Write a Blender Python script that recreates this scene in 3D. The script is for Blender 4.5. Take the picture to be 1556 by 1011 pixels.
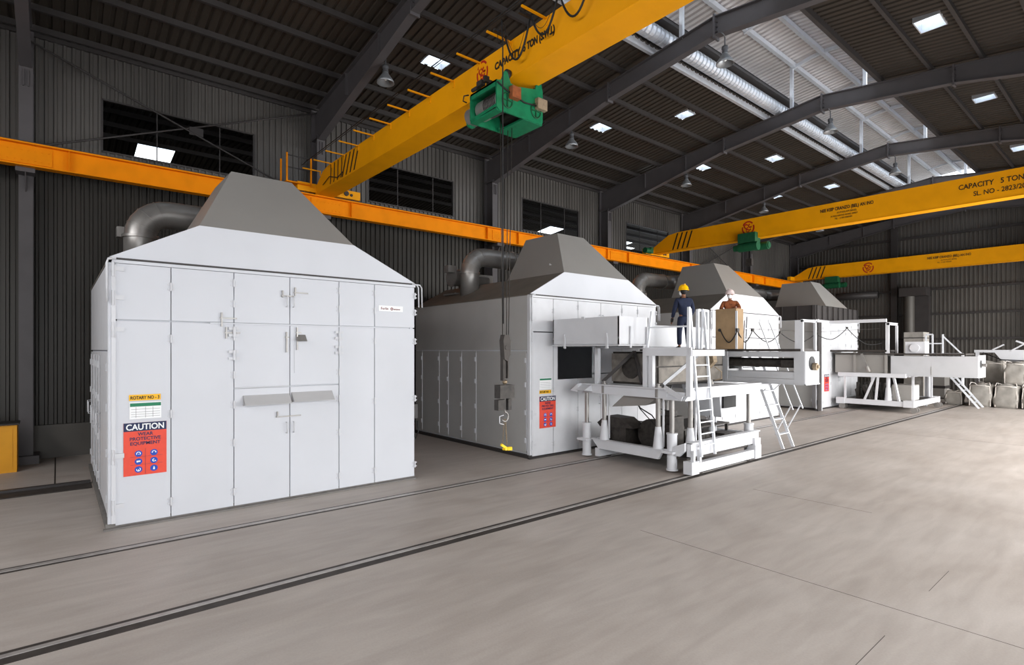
import bpy, math, random
from mathutils import Vector, Matrix
random.seed(7)
for o in list(bpy.data.objects): bpy.data.objects.remove(o)
S = bpy.context.scene
COL = S.collection
PI = math.pi

# ------------------------------------------------------------ camera
cd = bpy.data.cameras.new('camera'); cam = bpy.data.objects.new('camera', cd); COL.objects.link(cam)
cam.location = (0, 0, 3.1); cam.rotation_euler = (PI/2, 0, -math.radians(39.8))
cd.sensor_fit = 'HORIZONTAL'; cd.sensor_width = 36; cd.lens = 830.0/1556*36; cd.shift_y = 26.5/1556
cd.clip_end = 300
S.camera = cam
# ------------------------------------------------------------ daylight, exposure
S.view_settings.view_transform = 'Standard'; S.view_settings.look = 'None'
S.view_settings.exposure = 0.0; S.view_settings.gamma = 1.0; S.view_settings.use_curve_mapping = False
W = bpy.data.worlds.new('overcast_sky'); S.world = W; W.use_nodes = True
bg = W.node_tree.nodes['Background']; bg.inputs[0].default_value = (0.86, 0.93, 1.0, 1); bg.inputs[1].default_value = 3.4

def area(name, loc, rot, sx, sy, power, color=(1, .98, .95)):
    l = bpy.data.lights.new(name, 'AREA'); l.shape = 'RECTANGLE'; l.size = sx; l.size_y = sy
    l.energy = power; l.color = color
    o = bpy.data.objects.new(name, l); COL.objects.link(o); o.location = loc; o.rotation_euler = rot
    return o
# daylight entering the big doorways of the near side wall (y = -2.9)
DOORS = [(-6.6, -1.4), (0.3, 6.8), (8.4, 14.9), (16.5, 23.0), (24.6, 31.1), (32.7, 39.2), (40.8, 47.3)]
DOORP = [120, 230, 430, 1250, 1450, 1200, 750]
for (a, b), pw in zip(DOORS, DOORP):
    l_ = area('doorway_daylight', ((a+b)/2, -3.25, 3.6), (PI/2-math.radians(34 if a < 16 else 22), 0, 0), b-a-.1, 5.6, pw, (1, .985, .96)); l_.data.spread = math.radians(150)
# unseen fill light added before the closed left wall to brighten crane faces
area('crane_face_fill', (-8.8, 6.0, 8.6), (PI/2-math.radians(34), 0, -PI/2), 16.0, 2.2, 2000, (.97, .98, 1))

# ------------------------------------------------------------ materials
def lin(c):
    c = c/255.0
    return c/12.92 if c <= .04045 else ((c+.055)/1.055)**2.4
def rgb(r, g, b): return (lin(r), lin(g), lin(b), 1)
MATS = {}
def mat(name, col, rough=.6, metal=0.0, var=.12, scale=3.0, bump=0.0, spec=.4, stretch=(1, 1, 1)):
    m = bpy.data.materials.new(name); m.use_nodes = True; nt = m.node_tree; n = nt.nodes; L = nt.links
    p = n['Principled BSDF']; p.inputs['Roughness'].default_value = rough; p.inputs['Metallic'].default_value = metal
    p.inputs['Specular IOR Level'].default_value = spec
    tc = n.new('ShaderNodeTexCoord'); mp = n.new('ShaderNodeMapping'); mp.inputs['Scale'].default_value = stretch
    nz = n.new('ShaderNodeTexNoise'); nz.inputs['Scale'].default_value = scale; nz.inputs['Detail'].default_value = 6
    L.new(tc.outputs['Object'], mp.inputs[0]); L.new(mp.outputs[0], nz.inputs['Vector'])
    mx = n.new('ShaderNodeMix'); mx.data_type = 'RGBA'
    c2 = tuple(max(0, x*(1-var*2)) for x in col[:3])+(1,)
    mr = n.new('ShaderNodeMapRange'); mr.inputs[1].default_value = .42; mr.inputs[2].default_value = .75
    L.new(nz.outputs[0], mr.inputs[0])
    mx.inputs[6].default_value = col; mx.inputs[7].default_value = c2
    L.new(mr.outputs[0], mx.inputs[0]); L.new(mx.outputs[2], p.inputs['Base Color'])
    if bump:
        b = n.new('ShaderNodeBump'); b.inputs['Strength'].default_value = bump; b.inputs['Distance'].default_value = .02
        L.new(nz.outputs[0], b.inputs['Height']); L.new(b.outputs[0], p.inputs['Normal'])
    MATS[name] = m
    return m
white = mat('white_paint', rgb(203, 204, 209), .5, 0, .015, 1.2)
white_b = mat('white_paint_worn', rgb(212, 212, 215), .5, 0, .035, 2.5)
machine_w = mat('machine_white', rgb(206, 206, 209), .45, 0, .03, 2)
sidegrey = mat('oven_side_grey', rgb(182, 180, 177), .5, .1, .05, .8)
armshade = mat('arm_white_shaded', rgb(186, 186, 188), .5, 0, .04, 2)  # machine white greyed down: shade of the arm faces put into the colour
flapg = mat('flap_grey', rgb(176, 174, 174), .6, 0, .05, 2)
dirtyp = mat('dirty_panel', rgb(132, 125, 117), .7, .1, .25, 4)
greyhood = mat('grey_sheet', rgb(152, 148, 143), .45, .25, .03, .8)
roofgrey = mat('oven_roof_sheet', rgb(120, 113, 104), .6, .1, .1, 1.5)
galv = mat('galvanised_steel', rgb(158, 154, 150), .36, .6, .15, 2.5)
galv_l = mat('bright_duct_foil', rgb(215, 217, 222), .4, .5, .06, 6)
framem = mat('frame_grey_paint', rgb(84, 80, 81), .5, .1, .06, 2)
darkst = mat('dark_frame_steel', rgb(62, 58, 57), .5, .15, .08, 2)
wallm = mat('wall_sheet', rgb(104, 100, 96), .38, .45, .2, .7, stretch=(1, 1, .12))
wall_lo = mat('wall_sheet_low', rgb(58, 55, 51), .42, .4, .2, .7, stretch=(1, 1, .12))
endm = mat('end_wall_sheet', rgb(90, 86, 81), .5, .25, .12, .6)
roofm = mat('roof_sheet', rgb(64, 57, 50), .5, .2, .1, .6)
monm = mat('monitor_sheet', rgb(214, 208, 206), .45, .4, .06, 1)
yellow = mat('crane_yellow', rgb(240, 160, 0), .55, 0, .05, 1.5, spec=.2)
yellow_r = mat('runway_yellow', rgb(236, 138, 0), .6, 0, .07, 2, spec=.12)
yellow_c = mat('cabinet_yellow', rgb(232, 160, 16), .5, 0, .05, 3)
black = mat('black_paint', rgb(22, 20, 20), .6, 0, 0, 3)
rubber = mat('black_rubber', rgb(26, 25, 25), .6, 0, .1, 8)
darkm = mat('greasy_machinery', rgb(62, 57, 53), .55, .3, .3, 9)
darkr = mat('rail_trough_steel', rgb(66, 60, 56), .6, .3, .2, 6)
railm = mat('worn_rail_steel', rgb(168, 162, 158), .4, .3, .15, 6)
green = mat('hoist_green', rgb(18, 122, 80), .45, .05, .15, 7)
green_d = mat('motor_green', rgb(22, 84, 52), .5, 0, .15, 7)
rust = mat('rust_cover', rgb(150, 82, 42), .7, 0, .25, 12)
beige = mat('beige_cover', rgb(150, 132, 108), .6, 0, .2, 12)
redl = mat('logo_red', rgb(178, 30, 16), .5, 0, .03, 3)
textk = mat('letter_black', rgb(38, 28, 14), .6, 0, 0, 3)
navy = mat('sign_navy', rgb(22, 34, 74), .5, 0, 0, 3)
redo = mat('sign_red_orange', rgb(226, 74, 52), .5, 0, .04, 9)
signw = mat('sign_white', rgb(238, 238, 238), .5, 0, 0, 3)
signb = mat('sign_blue', rgb(20, 70, 172), .5, 0, 0, 3)
signy = mat('sign_yellow', rgb(244, 184, 20), .5, 0, .03, 9)
signg = mat('sign_green', rgb(24, 120, 84), .5, 0, .03, 9)
signr = mat('sign_maroon', rgb(120, 36, 30), .5, 0, .03, 9)
tan = mat('tan_board', rgb(158, 130, 96), .7, 0, .12, 3)
cloth_navy = mat('navy_cloth', rgb(26, 34, 58), .85, 0, .15, 14, .2)
cloth_brown = mat('brown_cloth', rgb(140, 78, 42), .85, 0, .3, 14, .2)
skin = mat('skin', rgb(128, 84, 60), .6, 0, .05, 9)
helm_y = mat('helmet_yellow', rgb(248, 186, 8), .3, 0, .02, 5)
helm_w = mat('helmet_pale_pink', rgb(226, 206, 202), .35, 0, .05, 5)
maskw = mat('mask_white', rgb(240, 240, 238), .8, 0, .03, 9)
hair = mat('dark_hair', rgb(24, 20, 18), .7, 0, .1, 20)
bagm = mat('bulk_bag_fabric', rgb(150, 145, 138), .8, 0, .14, 3, .5)
bagl = mat('bulk_bag_strap', rgb(214, 206, 198), .8, 0, .05, 9)
aluw = mat('pale_ladder_paint', rgb(224, 226, 230), .4, .1, .05, 8)
lampsh = mat('lamp_reflector', rgb(150, 152, 154), .35, .6, .05, 5)
lampdk = mat('lamp_housing', rgb(96, 96, 98), .45, .5, .1, 8)
concr = mat('plinth_concrete', rgb(120, 116, 112), .8, 0, .1, 6)
brassy = mat('worn_chain', rgb(150, 132, 108), .4, .6, .2, 20)
yel_h = mat('sling_yellow', rgb(246, 204, 20), .5, 0, .05, 9)

def glassy(name, col, strength=1):
    m = bpy.data.materials.new(name); m.use_nodes = True; nt = m.node_tree; n = nt.nodes; L = nt.links
    n.remove(n['Principled BSDF']); out = n['Material Output']
    t = n.new('ShaderNodeBsdfTranslucent'); t.inputs[0].default_value = col
    g = n.new('ShaderNodeBsdfTransparent'); g.inputs[0].default_value = col
    mx = n.new('ShaderNodeMixShader'); mx.inputs[0].default_value = .55
    nz = n.new('ShaderNodeTexNoise'); nz.inputs['Scale'].default_value = 5
    tc = n.new('ShaderNodeTexCoord'); L.new(tc.outputs['Object'], nz.inputs['Vector'])
    L.new(t.outputs[0], mx.inputs[1]); L.new(g.outputs[0], mx.inputs[2]); L.new(mx.outputs[0], out.inputs[0])
    return m
rooflight = glassy('rooflight_sheet', (.9, .94, .97, 1))
bluish = glassy('monitor_side_sheet', (.8, .86, .92, 1))

def floor_mat():
    m = bpy.data.materials.new('concrete_floor'); m.use_nodes = True; nt = m.node_tree; n = nt.nodes; L = nt.links
    p = n['Principled BSDF']; p.inputs['Specular IOR Level'].default_value = .35
    tc = n.new('ShaderNodeTexCoord')
    def noise(sc, det, st=(1, 1, 1), dist=0.0):
        mp = n.new('ShaderNodeMapping'); mp.inputs['Scale'].default_value = st
        mp.inputs['Rotation'].default_value = (0, 0, .35)
        z = n.new('ShaderNodeTexNoise'); z.inputs['Scale'].default_value = sc; z.inputs['Detail'].default_value = det
        z.inputs['Distortion'].default_value = dist
        L.new(tc.outputs['Object'], mp.inputs[0]); L.new(mp.outputs[0], z.inputs['Vector']); return z
    a = noise(.35, 8, (1, 1, 1), .8); b = noise(1.6, 8, (.35, 1.6, 1), 1.0); c = noise(38, 4); d = noise(4.5, 6, (.25, 1.4, 1), .4)
    def ramp(src, p0, c0, p1, c1):
        r = n.new('ShaderNodeValToRGB'); r.color_ramp.elements[0].position = p0; r.color_ramp.elements[1].position = p1
        r.color_ramp.elements[0].color = c0; r.color_ramp.elements[1].color = c1
        L.new(src.outputs[0], r.inputs[0]); return r
    r1 = ramp(a, .3, rgb(166, 156, 148), .7, rgb(180, 171, 164))
    r2 = ramp(b, .35, (.88, .875, .87, 1), .62, (1, 1, 1, 1))
    r3 = ramp(c, .3, (.93, .93, .93, 1), .7, (1.0, 1.0, 1.0, 1))
    r4 = ramp(d, .32, (.93, .925, .92, 1), .6, (1, 1, 1, 1))
    cur = r1.outputs[0]
    for r in (r2, r3, r4):
        mx = n.new('ShaderNodeMix'); mx.data_type = 'RGBA'; mx.blend_type = 'MULTIPLY'; mx.inputs[0].default_value = 1
        L.new(cur, mx.inputs[6]); L.new(r.outputs[0], mx.inputs[7]); cur = mx.outputs[2]
    L.new(cur, p.inputs['Base Color'])
    rr = n.new('ShaderNodeMapRange'); rr.inputs[3].default_value = .42; rr.inputs[4].default_value = .68
    L.new(b.outputs[0], rr.inputs[0]); L.new(rr.outputs[0], p.inputs['Roughness'])
    bp = n.new('ShaderNodeBump'); bp.inputs['Strength'].default_value = .12; bp.inputs['Distance'].default_value = .01
    L.new(c.outputs[0], bp.inputs['Height']); L.new(bp.outputs[0], p.inputs['Normal'])
    return m
floorm = floor_mat()

# ------------------------------------------------------------ mesh builder
ORG = {}
def origin(o): return ORG.get(o.name, Vector((0, 0, 0))) if o else Vector((0, 0, 0))
class MB:
    def __init__(s): s.v = []; s.f = []; s.sm = []
    def add(s, vs, fs, smooth=False):
        b = len(s.v); s.v += [tuple(v) for v in vs]; s.f += [tuple(b+i for i in f) for f in fs]; s.sm += [smooth]*len(fs); return s
    def box(s, x0, x1, y0, y1, z0, z1):
        if x0 > x1: x0, x1 = x1, x0
        if y0 > y1: y0, y1 = y1, y0
        if z0 > z1: z0, z1 = z1, z0
        vs = [(x0,y0,z0),(x1,y0,z0),(x1,y1,z0),(x0,y1,z0),(x0,y0,z1),(x1,y0,z1),(x1,y1,z1),(x0,y1,z1)]
        return s.add(vs, [(0,3,2,1),(4,5,6,7),(0,1,5,4),(1,2,6,5),(2,3,7,6),(3,0,4,7)])
    def bar(s, p, q, w, h=None, up=(0, 0, 1)):
        p = Vector(p); q = Vector(q); h = h or w; d = (q-p).normalized(); up = Vector(up)
        if abs(d.dot(up)) > .98: up = Vector((0, 1, 0))
        r = d.cross(up).normalized(); u = r.cross(d)
        vs = []
        for c in (p, q):
            for a, b in ((-1,-1),(1,-1),(1,1),(-1,1)): vs.append(c+r*a*w/2+u*b*h/2)
        return s.add(vs, [(0,1,2,3),(7,6,5,4),(0,4,5,1),(1,5,6,2),(2,6,7,3),(3,7,4,0)])
    def cyl(s, p, q, r, r2=None, n=14, cap=True, smooth=True):
        p = Vector(p); q = Vector(q); r2 = r if r2 is None else r2; d = (q-p).normalized()
        up = Vector((0, 0, 1)) if abs(d.z) < .95 else Vector((1, 0, 0))
        a = d.cross(up).normalized(); b = a.cross(d)
        vs = [c+a*rr*math.cos(2*PI*i/n)+b*rr*math.sin(2*PI*i/n) for c, rr in ((p, r), (q, r2)) for i in range(n)]
        s.add(vs, [(i, (i+1) % n, n+(i+1) % n, n+i) for i in range(n)], smooth)
        if cap: s.add([vs[i] for i in range(n)], [tuple(range(n-1, -1, -1))]); s.add([vs[n+i] for i in range(n)], [tuple(range(n))])
        return s
    def tube(s, pts, r, n=8, closed=False, radii=None):
        pts = [Vector(p) for p in pts]; m = len(pts); vs = []
        prev = None
        for i, p in enumerate(pts):
            if closed: d = (pts[(i+1) % m]-pts[i-1]).normalized()
            else: d = ((pts[min(i+1, m-1)]-pts[max(i-1, 0)])).normalized()
            if prev is None:
                up = Vector((0, 0, 1)) if abs(d.z) < .9 else Vector((1, 0, 0)); a = d.cross(up).normalized()
            else: a = (prev-d*prev.dot(d)).normalized()
            prev = a; b = a.cross(d); rr = radii[i] if radii else r
            vs += [p+a*rr*math.cos(2*PI*k/n)+b*rr*math.sin(2*PI*k/n) for k in range(n)]
        fs = []
        for i in range(m if closed else m-1):
            j = (i+1) % m
            fs += [(i*n+k, i*n+(k+1) % n, j*n+(k+1) % n, j*n+k) for k in range(n)]
        if not closed: fs += [tuple(range(n-1, -1, -1)), tuple((m-1)*n+k for k in range(n))]
        return s.add(vs, fs, True)
    def prism(s, pts, axis, a0, a1):
        n = len(pts)
        def P(p, a): return {'X': (a, p[0], p[1]), 'Y': (p[0], a, p[1]), 'Z': (p[0], p[1], a)}[axis]
        vs = [P(p, a0) for p in pts]+[P(p, a1) for p in pts]
        return s.add(vs, [tuple(range(n-1, -1, -1)), tuple(range(n, 2*n))]+[(i, (i+1) % n, n+(i+1) % n, n+i) for i in range(n)])
    def lathe(s, prof, c, n=20):
        vs = [(c[0]+r*math.cos(2*PI*i/n), c[1]+r*math.sin(2*PI*i/n), c[2]+z) for r, z in prof for i in range(n)]
        return s.add(vs, [(j*n+i, j*n+(i+1) % n, (j+1)*n+(i+1) % n, (j+1)*n+i) for j in range(len(prof)-1) for i in range(n)], True)
    def sphere(s, c, r, n=14, m=8, sc=(1, 1, 1), z0=-1):
        prof = []
        for j in range(m+1):
            t = -PI/2+PI*j/m
            if math.sin(t) >= z0: prof.append((max(.001, math.cos(t))*r, math.sin(t)*r))
        k = len(s.v); s.lathe([(a*sc[0], b*sc[2]) for a, b in prof], c, n)
        return s
    def build(s, name, m, parent=None, org=None):
        o0 = origin(parent) if parent else Vector(org or (0, 0, 0))
        me = bpy.data.meshes.new(name); me.from_pydata([tuple(Vector(v)-o0) for v in s.v], [], s.f); me.update()
        me.polygons.foreach_set('use_smooth', s.sm)
        me.materials.append(m)
        import bmesh
        bm = bmesh.new(); bm.from_mesh(me); bmesh.ops.recalc_face_normals(bm, faces=bm.faces); bm.to_mesh(me); bm.free()
        o = bpy.data.objects.new(name, me); COL.objects.link(o)
        if parent: o.parent = parent
        elif org: o.location = org
        ORG[o.name] = o0
        return o
def tag(o, label=None, cat=None, group=None, kind=None):
    if label: o['label'] = label
    if cat: o['category'] = cat
    if group: o['group'] = group
    if kind: o['kind'] = kind
    return o
def thing(name, loc, label, cat, group=None):
    o = bpy.data.objects.new(name, None); COL.objects.link(o); o.location = loc; o.empty_display_size = .2
    ORG[o.name] = Vector(loc); return tag(o, label, cat, group)
def struct(name, mb, m, label=None): return tag(mb.build(name, m), label, None, None, 'structure')
def copy_tree(o, parent=None):
    c = o.copy(); COL.objects.link(c); c.parent = parent
    for ch in list(o.children): copy_tree(ch, c)
    return c
def text(body, size, loc, xdir, updir, m, parent, name='lettering', ext=.004, align='LEFT', bold=0.0, shear=0.0, sx=1.0, fit=None):
    cu = bpy.data.curves.new('t', 'FONT'); cu.body = body; cu.size = size; cu.extrude = ext; cu.align_x = align; cu.offset = bold; cu.shear = shear
    cu.resolution_u = 3
    t = bpy.data.objects.new('t', cu); COL.objects.link(t)
    dg = bpy.context.evaluated_depsgraph_get(); me = bpy.data.meshes.new_from_object(t.evaluated_get(dg))
    COL.objects.unlink(t); bpy.data.objects.remove(t)
    x = Vector(xdir).normalized(); y = Vector(updir).normalized(); z = x.cross(y); o0 = origin(parent) if parent else Vector((0,0,0))
    if fit:
        xs = [v.co.x for v in me.vertices]; sx = fit/(max(xs)-min(xs))
    for v in me.vertices: v.co = Vector(loc)+x*v.co.x*sx+y*v.co.y+z*v.co.z-o0
    me.materials.clear(); me.materials.append(m); me.name = name
    o = bpy.data.objects.new(name, me); COL.objects.link(o); o.parent = parent; ORG[o.name] = o0
    return o
# ------------------------------------------------------------ building shell
CX = [-0.65+8.12*k for k in range(-1, 7)]      # portal frames along the hall
YW, YR, YN = 20.7, 8.9, -2.9                   # far side wall, ridge, near side wall
XL, XE = -9.0, 48.9
def zr(y): return 13.35-.117*abs(y-YR)          # top of rafters
def zs(y): return zr(y)+.2                      # roof sheeting

def sheet(u0, u1, vs, place, pitch, depth, holes=(), m=None, name='', label=None):
    mb = MB(); n = int(round((u1-u0)/pitch)); us = []
    for i in range(n):
        b = u0+i*pitch
        us += [(b, 0), (b+pitch*.52, 0), (b+pitch*.62, 1), (b+pitch*.9, 1)]
    us.append((u0+n*pitch, 0))
    vv = sorted(set(list(vs)+[h[2] for h in holes]+[h[3] for h in holes]))
    verts = [place(u, v, d*depth) for u, d in us for v in vv]; k = len(vv); fs = []
    for i in range(len(us)-1):
        uc = (us[i][0]+us[i+1][0])/2
        for j in range(k-1):
            vc = (vv[j]+vv[j+1])/2
            if any(h[0] < uc < h[1] and h[2] < vc < h[3] for h in holes): continue
            fs.append((i*k+j, (i+1)*k+j, (i+1)*k+j+1, i*k+j+1))
    mb.add(verts, fs)
    return mb

# floor
fm = MB().box(XL-.3, XE+.3, YN-.3, 46, -.3, 0)
struct('floor', fm, floorm, 'beige grey concrete floor with worn sweeping marks')
j = MB()
for x, ya, yb in ((7.7, YN, 5.8), (11.9, 3.6, 5.9), (24.0, 1, 7)): j.box(x, x+.008, ya, yb, 0, .001)
j.box(5.9, 6.9, 1.96, 1.966, 0, .001); j.box(8.6, 9.6, 1.96, 1.965, 0, .001)
for x in (-2.2, -.05): j.box(x, x+.03, 16.2, 20.5, 0, .002)
struct('trim_1', j, darkr, 'thin dark joints sawn in the floor')
# rails sunk in the floor
def rail(y, label, lo, hi, head):
    t = MB().box(XL, 47.5, y-lo, y+hi, 0, .004); r = MB().box(XL, 47.5, y-head, y+head, .004, .012)
    o = thing('floor_rail', (0, y, 0), label, 'rail')
    t.build('trough', darkr, o); r.build('rail_head', railm, o)
rail(7.52, 'steel floor rail nearest the camera, in a dark trough', .19, .12, .038)
rail(10.42, 'thinner steel floor rail close along the white oven fronts', .12, .12, .052)
t = thing('drain_channel', (-4, 15.7, 0), 'dark steel channel across the floor left of the nearest oven', 'channel')
MB().box(XL, .6, 15.45, 16.0, 0, .02).build('cover', darkr, t); MB().box(XL, .6, 16.0, 16.14, 0, .07).build('lip', darkst, t)

# far side wall with four openings to the next bay
OPEN = [(1.0, 5.25), (9.65, 13.85), (17.85, 22.05), (26.1, 30.3)]
ZO0, ZO1 = 9.15, 10.68
px_ = .205
def snap(x): return XL+round((x-XL)/px_)*px_
holes = [(snap(a), snap(b), ZO0, ZO1) for a, b in OPEN]
wb = sheet(XL, XE, [8.3, 12.22], lambda u, v, d: (u, YW-d, v), px_, .05, holes)
struct('wall_back', wb, wallm, 'ribbed grey metal wall above the crane runway')
wb2 = sheet(XL, XE, [.0, 8.3], lambda u, v, d: (u, YW-d, v), px_, .05)
struct('wall_back_lower', wb2, wall_lo, 'ribbed dark metal wall below the crane runway')
struct('trim_2', MB().box(XL, XE, YW-.12, YW-.02, 12.0, 12.12), darkst, 'eave member above the far side wall')
struct('baseboard_back', MB().box(XL, XE, YW-.18, YW-.06, 0, .95), endm, 'low grey kerb at the foot of the far wall')
fr = MB()
for a, b, z0, z1 in holes:
    for x in (a, b): fr.box(x-.03, x+.03, YW-.06, YW+.04, z0-.03, z1+.03)
    fr.box(a, b, YW-.06, YW+.04, z0-.05, z0); fr.box(a, b, YW-.06, YW+.04, z1, z1+.05)
    for q in (.33, .75): fr.box(a+(b-a)*q-.015, a+(b-a)*q+.015, YW+.02, YW+.05, z0, z1)
struct('trim_3', fr, darkst, 'steel frames of the four wall openings')
# end wall
we = sheet(YN, YW, [0, 14], lambda u, v, d: (XE-d, u, v), .24, .035)
struct('wall_end', we, endm, 'ribbed grey metal end wall')
gi = MB()
for z in (1.6, 3.9, 5.7, 7.5, 10.0, 11.4): gi.box(XE-.22, XE-.05, YN, YW, z-.07, z+.07)
struct('trim_4', gi, darkst, 'horizontal rails across the end wall')
# near side wall with big open doorways, and the wall behind
wn = MB(); zt = 6.4
wn.box(XL, XE, YN-.1, YN, zt, 12.25)
edges = [XL]+[e for d in DOORS for e in d]+[XE]
for i in range(0, len(edges), 2): wn.box(edges[i], edges[i+1], YN-.1, YN, 0, zt)
struct('wall_near', wn, endm, 'near side wall with open doorways')
struct('wall_left', MB().box(XL-.1, XL, YN, YW, 0, 14), endm, 'wall at the left end of the hall')

# roof sheeting; rooflights; monitor opening along the ridge
MO0, MO1 = 7.0, 11.05
pr_ = .27
def snr(x): return XL+round((x-XL)/pr_)*pr_
RL = []
for x in (1.65, 9.75, 18.05, 26.3, 34.6, 42.6): RL.append((x, 15.7, .72, .62))
for x in (4.3, 12.4, 20.45, 28.6, 36.3, 44.3): RL.append((x, 13.1, .7, .6))
for x in (12.1, 20.25, 28.0, 36.2, 44.1): RL.append((x, 4.6, .7, .62))
rh = [(snr(x-w/2), snr(x+w/2), y-h/2, y+h/2) for x, y, w, h in RL]
moX0, moX1 = snr(4.0), snr(47.0)
rh2 = rh+[(moX0, moX1, YR, MO1), (moX0, moX1, MO0, YR)]
rf = sheet(XL, XE, [YN, YR, YW], lambda u, v, d: (u, v, zs(v)+d), pr_, .045, rh2)
struct('ceiling', rf, roofm, 'dark ribbed metal roof sheeting')
for i, (a, b, c, d) in enumerate(rh):
    fr = MB(); z0 = zs(c)-.02; z1 = zs((c+d)/2)+.22
    for bx in ((a-.03, a, c-.03, d+.03), (b, b+.03, c-.03, d+.03), (a, b, c-.03, c), (a, b, d, d+.03)):
        fr.box(bx[0], bx[1], bx[2], bx[3], z0-.02, z1)
    w = struct('window_%d' % (i+1), fr, galv_l, 'small square rooflight %s, %s' % ('near the far eave' if c > 15 else 'halfway up the far slope' if c > 9 else 'on the near slope', ('in the nearest bay', 'in the second bay', 'in the third bay', 'in the fourth bay', 'in the fifth bay', 'in the sixth bay', 'near the end wall')[int((a+.65)//8.12)]))
    pn = MB().box(a-.03, b+.03, c-.03, d+.03, z1, z1+.02).build('pane', rooflight, w)
# purlins
n = 0
for y in (20.35, 19.35, 18.05, 16.65, 15.25, 13.85, 12.45, 5.35, 3.95, 2.55, 1.15, -.25, -1.65):
    s = 1 if y > YR else -1
    m = MB(); z = zr(y)
    m.box(XL, XE, y-.05, y+.05, z+.04, z+.2)
    o = m.build('roof_purlin', darkst); tag(o, 'dark steel purlin under the roof sheets', None, None, 'structure')
for y, mm in ((MO1+.12, galv_l), (MO0-.12, darkst)):  # daylight on the far beam is put into its bright material
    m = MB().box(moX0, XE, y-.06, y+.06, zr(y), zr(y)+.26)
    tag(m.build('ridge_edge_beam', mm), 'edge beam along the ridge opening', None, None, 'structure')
# ridge monitor
ZM = 15.0
mr = sheet(moX0, moX1, [6.9, 8.9, 11.6], lambda u, v, d: (u, v, ZM+.25-.1*abs(v-8.9)+d), pr_, .09)
mon = struct('monitor_roof', mr, monm, 'raised bright roof above the ridge opening')
side = MB().box(moX0, moX1, 7.0, 7.03, 13.9, 15.0)
struct('monitor_window', side, bluish, 'translucent bluish side of the ridge monitor')
struct('monitor_gutter', MB().box(moX0, moX1, 10.3, 11.25, 13.76, 13.79).box(moX0, moX1, 11.2, 11.25, 13.3, 13.78).box(moX0, moX1, 10.3, 10.33, 13.66, 13.8), darkst, 'dark gutter board inside the ridge monitor')
for y in (7.75, 8.9, 10.0):
    struct('monitor_purlin', MB().box(moX0, moX1, y-.07, y+.07, ZM+.02-.1*abs(y-8.9), ZM+.2-.1*abs(y-8.9)), galv_l, 'pale purlin under the monitor roof')
struct('monitor_purlin', MB().box(moX0, moX1, 11.5, 11.56, ZM-.15, ZM+.05), galv_l, 'pale purlin at the monitor eave')
for x in CX[1:]:
    m = MB()
    m.box(x-.06, x+.06, 10.04, 10.16, zr(10.1)-.02, ZM+.05); m.box(x-.06, x+.06, 7.34, 7.46, zr(7.4)-.02, ZM)
    ar = [(x, 7.4+2.7*t, ZM-.1+.22*math.sin(PI*t)) for t in [i/12 for i in range(13)]]
    for a, b in zip(ar, ar[1:]): m.bar(a, b, .1, .12)
    struct('monitor_post', m, galv_l, 'posts and arch carrying the monitor roof')
for x in [c+4.06 for c in CX[1:-1]]:
    m = MB(); ar = [(x, 7.4+2.7*t, ZM-.1+.22*math.sin(PI*t)) for t in [i/12 for i in range(13)]]
    for a, b in zip(ar, ar[1:]): m.bar(a, b, .09, .1)
    struct('monitor_post', m, galv_l, 'arch carrying the monitor roof')

# portal frames: columns + rafters (I sections)
def isec(mb, prof_top, prof_bot, x, fw=.26, ft=.025, wt=.014):
    """prof_*: list of (y,z) pairs of equal length"""
    for t0, t1, b0, b1 in zip(prof_top, prof_top[1:], prof_bot, prof_bot[1:]):
        mb.add([(x-wt, t0[0], t0[1]), (x-wt, t1[0], t1[1]), (x-wt, b1[0], b1[1]), (x-wt, b0[0], b0[1]),
                (x+wt, t0[0], t0[1]), (x+wt, t1[0], t1[1]), (x+wt, b1[0], b1[1]), (x+wt, b0[0], b0[1])],
               [(0,1,2,3),(7,6,5,4),(0,4,5,1),(1,5,6,2),(2,6,7,3),(3,7,4,0)])
        mb.bar((x, t0[0], t0[1]-ft/2), (x, t1[0], t1[1]-ft/2), fw, ft)
        mb.bar((x, b0[0], b0[1]+ft/2), (x, b1[0], b1[1]+ft/2), fw, ft)
ORD = ['behind the left edge of the picture', 'at the left edge of the picture', 'right of the first wall opening', 'right of the second wall opening', 'right of the third wall opening', 'right of the fourth wall opening', 'with the far crossed rods', 'close to the end wall']
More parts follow.
